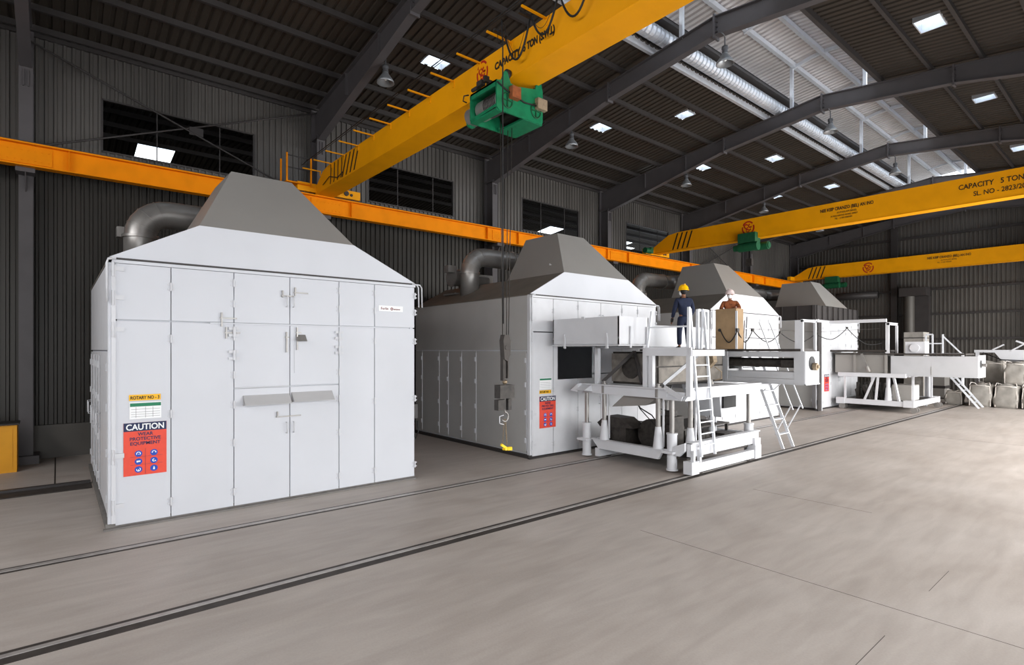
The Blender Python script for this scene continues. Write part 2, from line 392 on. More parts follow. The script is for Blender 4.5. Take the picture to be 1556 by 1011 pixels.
for k, x in enumerate(CX):
    r = MB()
    for s in (1, -1):
        ys = [YR, YR+s*4.2, YR+s*11.2]
        top = [(y, zr(y)) for y in ys]; bot = [(ys[0], zr(ys[0])-.6), (ys[1], zr(ys[1])-.6), (ys[2], zr(ys[2])-1.25)]
        isec(r, top, bot, x)
        y = ys[1]
        r.box(x-.15, x+.15, y-.03, y+.03, zr(y)-.68, zr(y)+.03)
        for q in (.1, .25, .4): r.box(x-.1, x+.1, y-.06, y+.06, zr(y)-.1-q, zr(y)-.08-q)
        # haunch stiffeners
        for q in (6.2, 8.6): r.box(x-.11, x+.11, YR+s*q-.01, YR+s*q+.01, zr(YR+s*q)-.75, zr(YR+s*q)-.03)
    r.box(x-.15, x+.15, YR-.03, YR+.03, zr(YR)-.7, zr(YR)+.05)
    for q in (.1, .25, .4): r.box(x-.1, x+.1, YR-.07, YR+.07, zr(YR)-.1-q, zr(YR)-.08-q)
    tag(r.build('roof_rafter', framem), 'dark tapered steel rafter, %s' % ORD[k], None, None, 'structure')
    for s, y0, y1 in ((1, 19.95, 20.55), (-1, YN+.15, YN+.75)):
        c = MB(); yi = y0 if s > 0 else y1; yo = y1 if s > 0 else y0
        c.box(x-.15, x+.15, yi-.015, yi+.015, 0, 11.0); c.box(x-.15, x+.15, yo-.015, yo+.015, 0, 12.1); c.box(x-.01, x+.01, min(yi, yo), max(yi, yo), 0, 12.0)
        c.box(x-.15, x+.15, min(yi, yo), max(yi, yo), 10.9, 10.95)
        if s > 0:
            c.box(x-.2, x+.2, yi-.45, yi, 7.86, 7.98); c.prism([(yi, 7.4), (yi-.42, 7.86), (yi, 7.86)], 'X', x-.012, x+.012)
            c.box(x-.28, x+.28, yi-.25, yo+.05, 0, .22)
            for q in (-.05, .05): c.box(x+q-.012, x+q+.012, yi-.06, yi-.01, 10.3, 10.75)
        tag(c.build('steel_column', framem), 'dark steel column on the %s, %s' % ('far side wall' if s > 0 else 'near side wall', ORD[k]), None, None, 'structure')
# crossed bracing rods
def brace(p, q, lab):
    o = MB().cyl(p, q, .03, n=6).build('brace_rod', darkst); tag(o, lab, None, None, 'structure')
brace((CX[1], 20.35, 8.75), (CX[2], 20.35, 11.95), 'rising bracing rod in the nearest wall bay')
brace((CX[1], 20.3, 11.75), (CX[2], 20.3, 8.55), 'falling bracing rod in the nearest wall bay')
brace((CX[5], 20.35, 8.0), (CX[6], 20.35, 11.4), 'rising bracing rod in a far wall bay')
brace((CX[5], 20.3, 11.4), (CX[6], 20.3, 8.0), 'falling bracing rod in a far wall bay')
MB().box(3.3, 3.7, 20.3, 20.34, 10.1, 10.35).build('brace_plate', darkst)['kind'] = 'structure'

# neighbouring bay seen through the openings
def zn(y): return 12.3+.117*(min(y, 2*32.4-y)-YW)
nb_h = [(snr(a), snr(a+w), b, b+2.4) for a, b, w in ((3.2, 33.2, 1.5), (32.0, 33.2, 1.6), (34.8, 34.6, 1.4), (41.4, 33.2, 1.6), (43.6, 34.6, 1.4))]
nr = sheet(XL, 60, [YW+.1, 32.4, 44], lambda u, v, d: (u, v, zn(v)+d), pr_, .045, nb_h)
struct('neighbour_roof', nr, roofm, 'ribbed roof of the neighbouring bay')
for a, b, c, d in nb_h:
    struct('neighbour_rooflight', MB().box(a, b, c, d, zn(c)+.3, zn(c)+.32), rooflight, 'rooflight of the neighbouring bay')
m = MB()
for y in (23, 25.6, 28.2, 30.8, 32.9, 36.2, 38.8): m.box(XL, 60, y-.04, y+.04, zn(y)-.2, zn(y))
struct('neighbour_purlins', m, darkst, 'purlins of the neighbouring bay')
struct('wall_neighbour', MB().box(XL, 60, 44, 44.1, 0, 13), endm, 'far wall of the neighbouring bay')
struct('wall_neighbour_end', MB().box(60, 60.1, YW, 44, 0, 14).box(XL-.1, XL, YW, 44, 0, 14), endm, 'end walls of the neighbouring bay')

# crane runway
rw = thing('crane_runway', (20, 19.5, 8.0), 'orange yellow crane runway beam along the far wall', 'crane rail')
m = MB(); m.box(XL, XE-.3, 19.44, 19.47, 8.0, 8.6); m.box(XL, XE-.3, 19.28, 19.63, 8.56, 8.6); m.box(XL, XE-.3, 19.3, 19.6, 7.98, 8.01)
for x in CX[1:]:
    m.box(x-.9, x-.885, 19.3, 19.6, 8.0, 8.58); m.box(x+.9, x+.915, 19.3, 19.6, 8.0, 8.58)
m.build('beam', yellow_r, rw)
MB().box(XL, XE-.3, 19.42, 19.48, 8.6, 8.66).build('rail', darkr, rw)
for x in CX[1:]:
    q = MB()
    q.box(x-.55, x+.55, 19.41, 19.44, 8.06, 8.5)
    for i in range(8):
        for z in (8.15, 8.41): q.cyl((x-.48+i*.137, 19.41, z), (x-.48+i*.137, 19.39, z), .014, n=6)
    q.build('splice_plate', yellow_r, rw)
# runway on the near side
rw2 = thing('crane_runway', (20, -1.7, 8.0), 'orange yellow crane runway beam along the near wall, behind the camera', 'crane rail')
m = MB(); m.box(XL, XE-.3, -1.72, -1.69, 8.0, 8.6); m.box(XL, XE-.3, -1.87, -1.53, 8.56, 8.6); m.box(XL, XE-.3, -1.85, -1.55, 7.98, 8.01)
m.build('beam', yellow_r, rw2)
for x in CX: tag(MB().box(x-.2, x+.2, -2.2, -1.5, 7.86, 7.98).build('runway_bracket', darkst), 'bracket under the near runway', None, None, 'structure')

# spiral duct under the ridge
sd = thing('spiral_duct', (25, 10.72, 13.5), 'silver ribbed flexible duct running under the roof ridge', 'duct')
pts = []; rad = []; x = 4.5; i = 0
while x < 46.8:
    pts += [(x, 10.74, 13.46), (x+.15, 10.74, 13.46), (x+.17, 10.74, 13.46), (x+.21, 10.74, 13.46)]; rad += [.25, .25, .195, .195]; x += .23; i += 1
dm = MB().tube(pts, .24, n=16, radii=rad); dm.sm = [False]*len(dm.sm); dm.build('duct_body', galv_l, sd)
# high bay lamps
def lamp(first=None):
    t = thing('high_bay_lamp', (0, 0, 0), '', 'lamp', 'high bay lamps')
    MB().cyl((0, 0, 0), (0, 0, -.3), .02).tube([(0, 0, 0), (-.1, 0, .06), (-.2, 0, .05)], .02).build('hook_arm', lampdk, t)
    MB().lathe([(.001, -.28), (.09, -.29), (.1, -.36), (.07, -.42), (.09, -.44), (.09, -.5)], (0, 0, 0)).build('ballast_housing', lampdk, t)
    MB().lathe([(.08, -.48), (.1, -.54), (.17, -.64), (.25, -.76), (.265, -.82), (.25, -.82), (.16, -.65), (.07, -.56)], (0, 0, 0), 24).build('reflector', lampsh, t)
    MB().sphere((0, 0, -.68), .06).build('bulb', signw, t)
    return t
lp = lamp(); used = False
RN = ['second', 'third', 'fourth', 'fifth', 'sixth']
spots = [(CX[k]+.22, 15.25, 12.05, 'bell shaped high bay lamp on the wall side of the %s roof rafter' % n) for k, n in ((2, 'first visible'), (3, 'second visible'), (4, 'third visible'), (5, 'fourth visible'), (6, 'fifth visible'))]
spots += [(CX[k]+.02, 8.62, 12.62, 'dark bell lamp hung from the ridge joint of the %s rafter' % n) for k, n in ((3, 'nearest visible'), (4, 'middle visible'), (5, 'farthest visible'))]
for x, y, z, lab in spots:
    o = lp if not used else copy_tree(lp); used = True
    o.location = (x, y, z); o['label'] = lab
# ------------------------------------------------------------ rotary ovens
def strip2d(pts, w):
    """closed polygon list for a stroke following pts (2D)"""
    L = []; R = []
    for i, p in enumerate(pts):
        a = pts[max(i-1, 0)]; b = pts[min(i+1, len(pts)-1)]
        dx, dy = b[0]-a[0], b[1]-a[1]; q = math.hypot(dx, dy) or 1; nx, ny = -dy/q*w/2, dx/q*w/2
        L.append((p[0]+nx, p[1]+ny)); R.append((p[0]-nx, p[1]-ny))
    return L, R
def flat_strokes(strokes, loc, xd, ud, th=.004):
    mb = MB(); X = Vector(xd).normalized(); U = Vector(ud).normalized(); N = X.cross(U); C0 = Vector(loc)
    for pts, w in strokes:
        L, R = strip2d(pts, w); n = len(L)
        vs = [C0+X*p[0]+U*p[1]+N*h for h in (0, th) for p in L+R]
        fs = []
        for i in range(n-1):
            fs.append((2*n+i, 2*n+i+1, 2*n+n+i+1, 2*n+n+i))
            fs.append((i, n+i, n+i+1, i+1))
            fs.append((i, i+1, 2*n+i+1, 2*n+i)); fs.append((n+i, 2*n+n+i, 2*n+n+i+1, n+i+1))
        mb.add(vs, fs)
    return mb
def arc(cx, cy, r, a0, a1, n=12, ry=None): 
    ry = ry or r
    return [(cx+r*math.cos(math.radians(a0+(a1-a0)*i/n)), cy+ry*math.sin(math.radians(a0+(a1-a0)*i/n))) for i in range(n+1)]
def disc(c, xd, ud, r, th=.004, n=24):
    X = Vector(xd).normalized(); U = Vector(ud).normalized(); N = X.cross(U); c = Vector(c)
    return MB().cyl(c, c+N*th, r, n=n, smooth=False)

def hinge(x, y, z, parent, big=False):
    m = MB()
    if big:
        m.box(x-.03, x+.16, y-.02, y, z-.03, z+.05).cyl((x, y-.03, z-.13), (x, y-.03, z+.13), .022, n=8)
    else:
        m.box(x-.055, x+.055, y-.012, y, z+.03, z+.055).box(x-.055, x+.055, y-.012, y, z-.055, z-.03).cyl((x, y-.02, z-.075), (x, y-.02, z+.075), .018, n=8)
    return m.build('hinge', machine_w, parent)
def ghandle(x, y, z, parent, h=.22):
    return MB().tube([(x, y, z-h/2), (x, y-.06, z-h/2), (x, y-.06, z+h/2), (x, y, z+h/2)], .011, n=6).build('handle', machine_w, parent)

SEAM = [.09, .92, 1.97, 3.03, 4.08, 4.92, 5.96]
def oven(x0, y0, num, label, detail=2, opening=False, oven4=False):
    t = thing('rotary_oven', (x0, y0, 0), label, 'oven', 'white rotary ovens')
    D = 6.5; Wd = 5.98; H = 4.68
    pl = MB().box(x0-.07, x0+Wd-.02, y0-.08, y0+.03, 0, .03).box(x0-.04, x0+Wd, y0+.02, y0+D, 0, .1)
    pl.build('plinth', concr if num == 1 else darkst, t)
    b = MB()
    b.box(x0+.05, x0+.1, y0+.04, y0+D, .1, H); b.box(x0+Wd-.1, x0+Wd-.05, y0+.04, y0+D, .1, H); b.box(x0+.05, x0+Wd-.05, y0+D-.05, y0+D, .1, H)
    b.box(x0, x0+.05, y0-.01, y0+.12, .1, H); b.box(x0+Wd-.13, x0+Wd-.05, y0+.03, y0+.12, .1, H)
    if not opening: b.box(x0+.05, x0+Wd-.05, y0+.05, y0+.1, .1, H)
    b.box(x0, x0+Wd, y0-.01, y0+.08, H-.07, H-.015)
    MB().box(x0+.05, x0+.12, y0+.025, y0+.06, .1, H-.1).build('corner_slot', darkm, t)
    b.build('body', white_b if num > 1 else white, t)
    fr = MB().box(x0, x0+Wd, y0-.02, y0+.05, H-.012, H+.02); fr.build('drip_edge', darkst, t)
    # front doors
    ops = (1.1, 2.65, 2.22, 3.2)
    for i in range(6):
        a, c = x0+SEAM[i]+.009, x0+SEAM[i+1]-.009
        spans = [(3.635, 4.6)]
        if i in (2, 3): spans += [(2.365, 3.605), (.06, 2.335)]
        else: spans += [(.06, 3.605)]
        for z0, z1 in spans:
            m = MB(); fy0, fy1 = y0, y0+.035
            if opening and c > x0+ops[0] and a < x0+ops[1] and z0 < ops[3] and z1 > ops[2]:
                ox0, ox1, oz0, oz1 = max(a, x0+ops[0]), min(c, x0+ops[1]), max(z0, ops[2]), min(z1, ops[3])
                if oz0 > z0: m.box(a, c, fy0, fy1, z0, oz0)
                if z1 > oz1: m.box(a, c, fy0, fy1, oz1, z1)
                if ox0 > a: m.box(a, ox0, fy0, fy1, oz0, oz1)
                if c > ox1: m.box(ox1, c, fy0, fy1, oz0, oz1)
            else: m.box(a, c, fy0, fy1, z0, z1)
            d = m.build('front_door', white if num == 1 else white_b, t)
            if detail:
                hx = x0+SEAM[i+1] if i > 2 else x0+SEAM[i]
                if i == 0: continue
                zs_ = [z0+.25, z1-.25] if z1-z0 < 2 else [z0+.28, (z0+z1)/2+.1, z1-.3]
                if z0 > 3.5: zs_ = [4.0, 4.4] if i != 1 else [4.25]
                for z in zs_:
                    if not (opening and x0+1.0 < hx < x0+2.7 and 2.2 < z < 3.3): hinge(hx, y0, z, d)
                if i in (2, 3) and z0 != 2.365: ghandle(x0+3.03+(-.07 if i == 2 else .07), y0, 4.1 if z0 > 3 else 1.5, d)
    if detail:
        for z in (4.5, 4.0, 3.45, 1.25, .38): hinge(x0+.06, y0-.005, z, t, True)
    if num == 1:
        # latch bars and the two hooded flaps
        m = MB().box(x0+1.55, x0+5.7, y0-.03, y0, 3.6, 3.625); m.build('lock_rail', white, t)
        def latch(x, z, w, h):
            q = MB().box(x, x+w, y0-.03, y0-.005, z, z+.025).box(x+.02, x+.045, y0-.04, y0, z-h, z+.12); q.build('latch', galv, t)
        latch(x0+1.72, 3.7, .3, .15); latch(x0+1.8, 3.42, .28, .1); latch(x0+2.85, 4.2, .26, .02); latch(x0+3.1, 4.28, .3, .05)
        latch(x0+2.93, 3.35, .08, .3); latch(x0+3.14, 3.45, .12, .35); latch(x0+2.75, 1.72, .5, .0)
        for x, z in ((1.97, 3.45), (1.97, 3.0), (4.08, 3.42), (4.08, 3.1)):
            MB().box(x0+x-.1, x0+x+.08, y0-.05, y0, z-.09, z-.04).box(x0+x-.1, x0+x+.08, y0-.05, y0, z+.04, z+.09).cyl((x0+x, y0-.05, z-.1), (x0+x, y0-.05, z+.1), .03, n=8).build('heavy_hinge', machine_w, t)
        MB().box(x0+3.12, x0+3.42, y0-.012, y0, 2.62, 3.3).build('hatch', white, t)
        MB().prism([(y0, 3.3), (y0-.12, 3.28), (y0, 3.42)], 'X', x0+3.15, x0+3.35).build('hatch_hood', galv, t)
        for a, c, z in ((2.13, 3.02, 2.2), (3.06, 3.92, 2.22)):
            q = MB().add([(x0+a, y0, z), (x0+c, y0, z), (x0+c, y0-.17, z-.18), (x0+a, y0-.17, z-.18), (x0+a, y0, z-.012), (x0+c, y0, z-.012), (x0+c, y0-.17, z-.192), (x0+a, y0-.17, z-.192)],
                         [(0,1,2,3),(7,6,5,4),(0,4,5,1),(1,5,6,2),(2,6,7,3),(3,7,4,0)])
            q.prism([(y0, z), (y0-.17, z-.18), (y0, z-.2)], 'X', x0+a, x0+a+.008)
            q.build('flap_hood', flapg, t)
        MB().box(x0+1.98, x0+3.0, y0-.008, y0, 2.345, 2.36).build('strap_bar', machine_w, t)
    # side doors on the face towards the camera
    if detail:
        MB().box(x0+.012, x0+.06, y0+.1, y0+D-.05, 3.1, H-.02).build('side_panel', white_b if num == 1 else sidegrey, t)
        for a, c in ((.17, 2.58), (2.62, 3.4), (3.44, 4.2), (4.24, 4.78), (4.82, 5.95), (5.98, 6.45)):
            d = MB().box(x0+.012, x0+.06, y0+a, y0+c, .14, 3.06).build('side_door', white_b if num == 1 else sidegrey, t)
            for z in (.5, 1.3, 2.1, 2.8): MB().box(x0-.03, x0+.014, y0+a+.0, y0+a+.05, z-.07, z+.07).build('hinge', machine_w, d)
            MB().cyl((x0-.0, y0+a-.02, .2), (x0-.0, y0+a-.02, 3.0), .014, n=6).build('lock_rod', machine_w, d)
            if num == 1: MB().tube([(x0+.01, y0+c-.2, 1.5), (x0-.07, y0+c-.2, 1.5), (x0-.07, y0+c-.2, 1.8), (x0+.01, y0+c-.2, 1.8)], .012, n=6).build('handle', machine_w, d)
        MB().box(x0-.01, x0+.03, y0+.0, y0+.1, .1, H).box(x0+.04, x0+.1, y0-.03, y0, .1, H-.1).build('corner_post', machine_w, t)
        for q in (0, .09):
            MB().tube([(x0+.1, y0-.03-q, H+.0), (x0-.01, y0-.03-q, H-.02), (x0-.03, y0-.03-q, H-.09), (x0-.03, y0-.03-q, H-.75)], .016, n=6).build('tie_rod', machine_w, t)
            MB().tube([(x0+Wd-.1, y0-.03, H), (x0+Wd+.02+q, y0-.03, H-.01), (x0+Wd+.07+q, y0-.03, H-.08), (x0+Wd+.08+q, y0-.03, H-.55)], .016, n=6).build('tie_rod', machine_w, t)
    # gable, roof, hood
    zg = 5.44; a, c = 1.38, 4.42
    g = MB().prism([(x0, H+.02), (x0+Wd, H+.02), (x0+c, zg), (x0+a, zg)], 'Y', y0-.005, y0+.03)
    if not oven4: g.build('gable', white if num < 3 else white_b, t)
    r = MB(); yy0, yy1 = y0+.03, y0+D
    if oven4:
        r.box(x0, x0+Wd, yy0, yy1, H+.02, 5.42)
        for q in range(9): r.box(x0-.06, x0, y0+.1+q*.78, y0+.14+q*.78, H, 5.42)
        for q in range(9): r.box(x0+.1+q*.72, x0+.14+q*.72, y0-.05, y0, H, 5.42)
    else:
        for (xa, za, xb, zb) in ((x0, H+.01, x0+a, zg), (x0+a, zg, x0+c, zg), (x0+c, zg, x0+Wd, H+.01)):
            r.add([(xa, yy0, za), (xb, yy0, zb), (xb, yy1, zb), (xa, yy1, za), (xa, yy0, za-.03), (xb, yy0, zb-.03), (xb, yy1, zb-.03), (xa, yy1, za-.03)],
                  [(0,1,2,3),(7,6,5,4),(0,4,5,1),(1,5,6,2),(2,6,7,3),(3,7,4,0)])
        r.prism([(x0, H), (x0+Wd, H), (x0+c, zg), (x0+a, zg)], 'Y', yy1-.05, yy1)
    r.build('roof', darkst if oven4 else roofgrey, t)
    h = MB(); p = 2.17, 3.42
    y1, y2, y3 = y0+.0, y0+1.1, y0+2.7; zt = 6.9
    h.add([(x0+a, y1+.01, zg), (x0+c, y1+.01, zg), (x0+c, y3, zg), (x0+a, y3, zg), (x0+p[0], y2, zt), (x0+p[1], y2, zt), (x0+p[1], y3-.05, zt), (x0+p[0], y3-.05, zt)],
          [(0,3,2,1),(4,5,6,7),(0,1,5,4),(1,2,6,5),(2,3,7,6),(3,0,4,7)])
    h.build('hood', greyhood if num == 1 else greyhood, t)
    if num == 2: MB().prism([(y0+.7, 5.75), (y0+.83, 5.72), (y0+.83, 5.82)], 'X', x0+1.55, x0+1.66).build('hood_bracket', machine_w, t)
    # exhaust duct
    dx, dy, rr = x0+.85, y0+4.15, .33; zc = 6.42; R0 = .62
    pts = [(dx, dy, 4.9), (dx, dy, zc-R0)]
    el = [(dx+R0-R0*math.cos(math.radians(q)), dy, zc-R0+R0*math.sin(math.radians(q))) for q in range(15, 91, 15)]
    dd = MB().tube(pts+el+[(dx+2.2, dy, zc)], rr, n=22)
    e2 = [(dx+2.2+.5*math.sin(math.radians(q)), dy-.5+.5*math.cos(math.radians(q)), zc) for q in range(15, 91, 15)]
    dd = MB().tube(pts+el+[(dx+2.0, dy, zc), (dx+2.2, dy, zc)]+e2+[(dx+2.7, y3-.2, zc)], rr, n=22)
    du = dd.build('exhaust_duct', galv, t)
    for (q, ax) in (((dx, dy, zc-R0), (0, 0, 1)), ((dx+1.9, dy, zc), (1, 0, 0))):
        c1 = Vector(q); A = Vector(ax); MB().cyl(c1-A*.03, c1+A*.03, rr+.035, n=22).build('flange', galv, du)
    for q in (22, 45, 68):
        c1 = Vector((dx+R0-R0*math.cos(math.radians(q)), dy, zc-R0+R0*math.sin(math.radians(q)))); A = Vector((math.sin(math.radians(q)), 0, math.cos(math.radians(q))))
        MB().cyl(c1-A*.008, c1+A*.008, rr+.008, n=22).build('seam', galv, du)
    # blower behind the duct
    f = MB().cyl((dx-.1, dy+1.0, 5.75), (dx+.5, dy+1.0, 5.75), .3, n=18).cyl((dx-.12, dy+1.0, 5.75), (dx-.06, dy+1.0, 5.75), .34, n=18)
    f.box(dx+.5, dx+1.5, dy+.6, dy+1.4, 5.2, 5.9).cyl((dx+.6, dy+.55, 5.65), (dx+1.2, dy+.55, 5.65), .16, n=12)
    fb = f.build('blower', galv, t)
    MB().box(dx-.4, dx-.05, dy+.75, dy+1.05, 5.9, 6.15).box(dx-.2, dx+1.7, dy+.62, dy+1.4, 5.1, 5.16).build('blower_bracket', galv, fb)
    return t
ov1 = oven(.68, 11.65, 1, 'nearest white rotary oven, its front showing two grey flap hoods')
ov2 = oven(10.33, 11.6, 2, 'second white rotary oven, behind the hanging crane hook and the near carriage', 2, True)
ov3 = oven(19.88, 11.6, 3, 'third white rotary oven, behind the two workers, light gable to the right', 2, True)
ov4 = oven(30.0, 11.6, 4, 'farthest rotary oven with a ribbed dark band under its hood', 1, False, True)

# control box on the right side of the first oven
t = thing('switch_box', (6.8, 11.9, 1.5), 'small grey switch box on the right side of the nearest oven', 'switch box')
MB().box(6.72, 6.9, 11.95, 12.1, 1.4, 1.75).build('box', darkst, t)
MB().tube([(6.85, 11.88, 1.35), (6.87, 11.86, 1.1), (6.8, 11.88, .9), (6.75, 11.9, 1.2)], .015, n=6).build('cable', rubber, t)
MB().box(6.65, 6.74, 11.92, 12.08, 1.5, 1.6).build('mount', darkst, t)

# signs
X1 = (1, 0, 0); UZ = (0, 0, 1)
def caution(x, z0, w, h, y, label, nm):
    s = thing('caution_sign', (x, y, z0), label, 'sign')
    MB().box(x, x+w, y-.006, y, z0, z0+h).build('board', redo, s)
    hb = h*.16
    MB().box(x+.002, x+w-.002, y-.009, y-.006, z0+h-hb, z0+h).build('header', navy, s)
    text('CAUTION', hb*.98, (x+w/2, y-.009, z0+h-hb*.84), X1, UZ, signw, s, align='CENTER', bold=.003, fit=w*.88)
    for i, l in enumerate(('WEAR', 'PROTECTIVE', 'EQUIPMENT')):
        text(l, h*.088, (x+w/2, y-.0065, z0+h-hb-h*.088*(i+1)), X1, UZ, navy, s, align='CENTER', bold=.0015, fit=w*(.36, .72, .7)[i])
    MB().box(x+w*.5-.002, x+w*.5+.002, y-.008, y-.006, z0+.02, z0+h*.5).box(x+w*.15, x+w*.9, y-.008, y-.006, z0+h*.2, z0+h*.203).box(x+w*.15, x+w*.9, y-.008, y-.006, z0+h*.35, z0+h*.353).build('divider', navy, s)
    k = 0
    for r_ in range(3):
        for c_ in range(2):
            cx_, cz = x+w*(.34+.36*c_), z0+h*(.41-.15*r_)
            d = disc((cx_, y-.006, cz), X1, UZ, w*.088); d.build('pictogram', signb, s)
            q = w*.045
            st = [[(arc(0, 0, q, -30, 210), q*.4), ([(-q*.2, -q*.3), (q*.5, -q*.3)], q*.3)],
                  [(arc(0, 0, q, 20, 160), q*.35), ([(-q*.9, -q*.2), (-q*.9, q*.4)], q*.6), ([(q*.9, -q*.2), (q*.9, q*.4)], q*.6)],
                  [([(-q, q*.2), (q, q*.2)], q*.9), ([(-q*.9, -q*.3), (-q*.2, -q*.3)], q*.3)],
                  [(arc(0, 0, q*.7, 80, 360), q*.5), ([(q*.2, -q*.6), (q*1.1, -q*.6)], q*.4)],
                  [(arc(0, 0, q, -200, 60), q*.35), ([(0, -q*.8), (0, q*.1)], q*.5)],
                  [([(0, -q*.9), (0, q*.3)], q*.9), ([(0, q*.3), (0, q)], q*.45)]][k]
            flat_strokes(st, (cx_, y-.011, cz), X1, UZ, .002).build('symbol', signw, s); k += 1
    return s
caution(.89, .885, .64, .93, 11.645, 'red and navy CAUTION sign on the nearest oven', 1)
caution(10.69, .83, .65, .92, 11.595, 'red and navy CAUTION sign on the second oven', 2)
caution(31.1, .9, .62, .9, 11.595, 'small red sign on the farthest oven, beyond the near carriage', 4)
s = thing('number_plate', (.97, 11.645, 2.2), 'yellow plate reading ROTARY NO - 3 on the nearest oven', 'sign')
MB().box(.97, 1.44, 11.637, 11.645, 2.205, 2.31).build('plate', signy, s)
text('ROTARY NO - 3', .082, (1.205, 11.636, 2.228), X1, UZ, black, s, align='CENTER', bold=.002, sx=.74)
s = thing('record_card', (.98, 11.645, 1.9), 'white form with a green heading under the yellow plate of the nearest oven', 'sign')
MB().box(.975, 1.45, 11.641, 11.645, 1.88, 2.175).build('card', signw, s)
MB().box(.985, 1.445, 11.638, 11.641, 2.1, 2.16).build('heading', signg, s)
m = MB()
for z in (1.92, 1.96, 2.0, 2.05): m.box(1.0, 1.43, 11.6395, 11.641, z, z+.004)
for x in (1.07, 1.21, 1.32): m.box(x, x+.004, 11.6395, 11.641, 1.9, 2.09)
m.build('form_lines', darkst, s)
s = thing('number_plate', (10.69, 11.595, 1.8), 'yellow plate above the CAUTION sign of the second oven', 'sign')
MB().box(10.69, 11.15, 11.587, 11.595, 1.83, 1.93).build('plate', signy, s)
text('ROTARY NO - 2', .08, (10.92, 11.586, 1.855), X1, UZ, black, s, align='CENTER', bold=.002, sx=.74)
s = thing('record_card', (10.69, 11.595, 2.0), 'white form above the yellow plate of the second oven', 'sign')
MB().box(10.69, 11.17, 11.591, 11.595, 1.96, 2.28).build('card', signw, s)
MB().box(10.7, 11.16, 11.588, 11.591, 2.22, 2.27).build('heading', signg, s)
m = MB()
for z in (2.0, 2.05, 2.1, 2.15): m.box(10.72, 11.14, 11.5895, 11.591, z, z+.004)
m.build('form_lines', darkst, s)
s = thing('maker_plate', (5.7, 11.645, 4.0), 'narrow maker plate at the top right of the nearest oven', 'sign')
MB().box(5.7, 6.32, 11.64, 11.645, 4.0, 4.13).build('plate', signw, s)
text('Ferlin', .085, (5.75, 11.638, 4.035), X1, UZ, signr, s); text('weave', .07, (6.07, 11.638, 4.035), X1, UZ, signr, s)
flat_strokes([(arc(0, 0, .025, 0, 360), .02)], (6.03, 11.639, 4.06), X1, UZ, .002).build('emblem', signr, s)

# ------------------------------------------------------------ overhead cranes
def crane(xc, w, zb, zt, label, style):
    t = thing('overhead_crane', (xc, 19.5, zb), label, 'crane')
    y0, y1 = 19.4, -1.9; xa, xb = xc-w/2, xc+w/2
    pr2 = [(y0, zb+.02), (y0-.02, zb+(zt-zb)*.32), (y0-1.1 if style != 1 else y0-.7, zt-.08), (y0-1.7 if style != 1 else y0-1.2, zt), (y1+1, zt), (y1, zb+.2), (y1, zb)]
    MB().prism(pr2, 'X', xa, xb).build('girder', yellow, t)
    MB().box(xa-.02, xb+.02, y1, y0, zb-.02, zb+.0).build('bottom_flange', yellow, t)
    for ys in (19.46, -1.7):
        e = MB().box(xc-.95, xc+1.35, ys-.13, ys+.13, 8.68, 8.98)
        ec = e.build('end_carriage', yellow, t)
        for q in (-.75, 1.1):
            MB().cyl((xc+q, ys-.05, 8.76), (xc+q, ys+.05, 8.76), .11, n=18).build('wheel', darkr, ec)
        MB().cyl((xc+.8, ys-.13, 8.85), (xc+.8, ys-.18, 8.85), .09, n=14).cyl((xc+1.0, ys-.13, 8.82), (xc+1.0, ys-.16, 8.82), .05, n=10).build('gearbox_cover', darkr, ec)
    # stripes
    yb = 17.05 if style == 1 else 18.05 if style == 2 else 18.3
    sl = .32
    m = MB()
    for q in range(4):
        a = yb-q*.3; b_ = a-sl
        m.add([(xa-.004, a, zb+.05), (xa-.004, a-.09, zb+.05), (xa-.004, b_-.09, zt-.05), (xa-.004, b_, zt-.05), (xa+.01, a, zb+.05), (xa+.01, a-.09, zb+.05), (xa+.01, b_-.09, zt-.05), (xa+.01, b_, zt-.05)],
              [(0,1,2,3),(7,6,5,4),(0,4,5,1),(1,5,6,2),(2,6,7,3),(3,7,4,0)])
    m.build('stripes', black, t)
    return t, xa
def logo(c, r, t, ry=None):
    """round emblem of three swirling strokes, on a face looking to -x"""
    ry = ry or r*1.05
    S_ = [(arc(0, 0, r*.9, 40, 150, ry=ry*.9), r*.17), (arc(0, 0, r*.9, 165, 265, ry=ry*.9), r*.17), (arc(0, 0, r*.9, 285, 380, ry=ry*.9), r*.17)]
    S_ += [(arc(-r*.32, r*.3, r*.26, 200, 20), r*.14), ([(-r*.58, r*.2), (-r*.3, -r*.12), (-r*.02, r*.1)], r*.15)]
    S_ += [(arc(r*.32, r*.3, r*.24, 100, 330), r*.14), ([(r*.3, r*.12), (r*.55, r*.06)], r*.12)]
    S_ += [([(-r*.35, -r*.3), (r*.05, -r*.2), (r*.1, -r*.42), (r*.45, -r*.2)], r*.15), ([(-r*.3, -r*.5), (-r*.05, -r*.62), (r*.2, -r*.6)], r*.13)]
    S_ = [(p, w*1.3) for p, w in S_]
    flat_strokes(S_, c, (0, -1, 0), UZ, .004).build('emblem', redl, t)
NX = (0, -1, 0)   # reading direction on the faces that look towards the camera
c1, xa = crane(7.37, .62, 8.62, 9.36, 'nearest yellow overhead crane girder crossing the top of the picture', 1)
text('CAPACITY', .2, (xa-.004, 9.03, 8.965), NX, UZ, textk, c1, bold=.009, sx=.86)
text('5 TON (S.W.L)', .2, (xa-.004, 8.12, 8.975), NX, UZ, textk, c1, bold=.009, sx=.70)
logo((xa-.003, 9.47, 9.08), .2, c1, .27)
for i in range(18):
    y = 18.9-i*1.04
    b = MB().box(xa-.62, xa, y-.018, y+.018, 9.3, 9.335).box(xa-.015, xa, y-.03, y+.05, 9.18, 9.34)
    b.build('cable_bracket', yellow, c1)
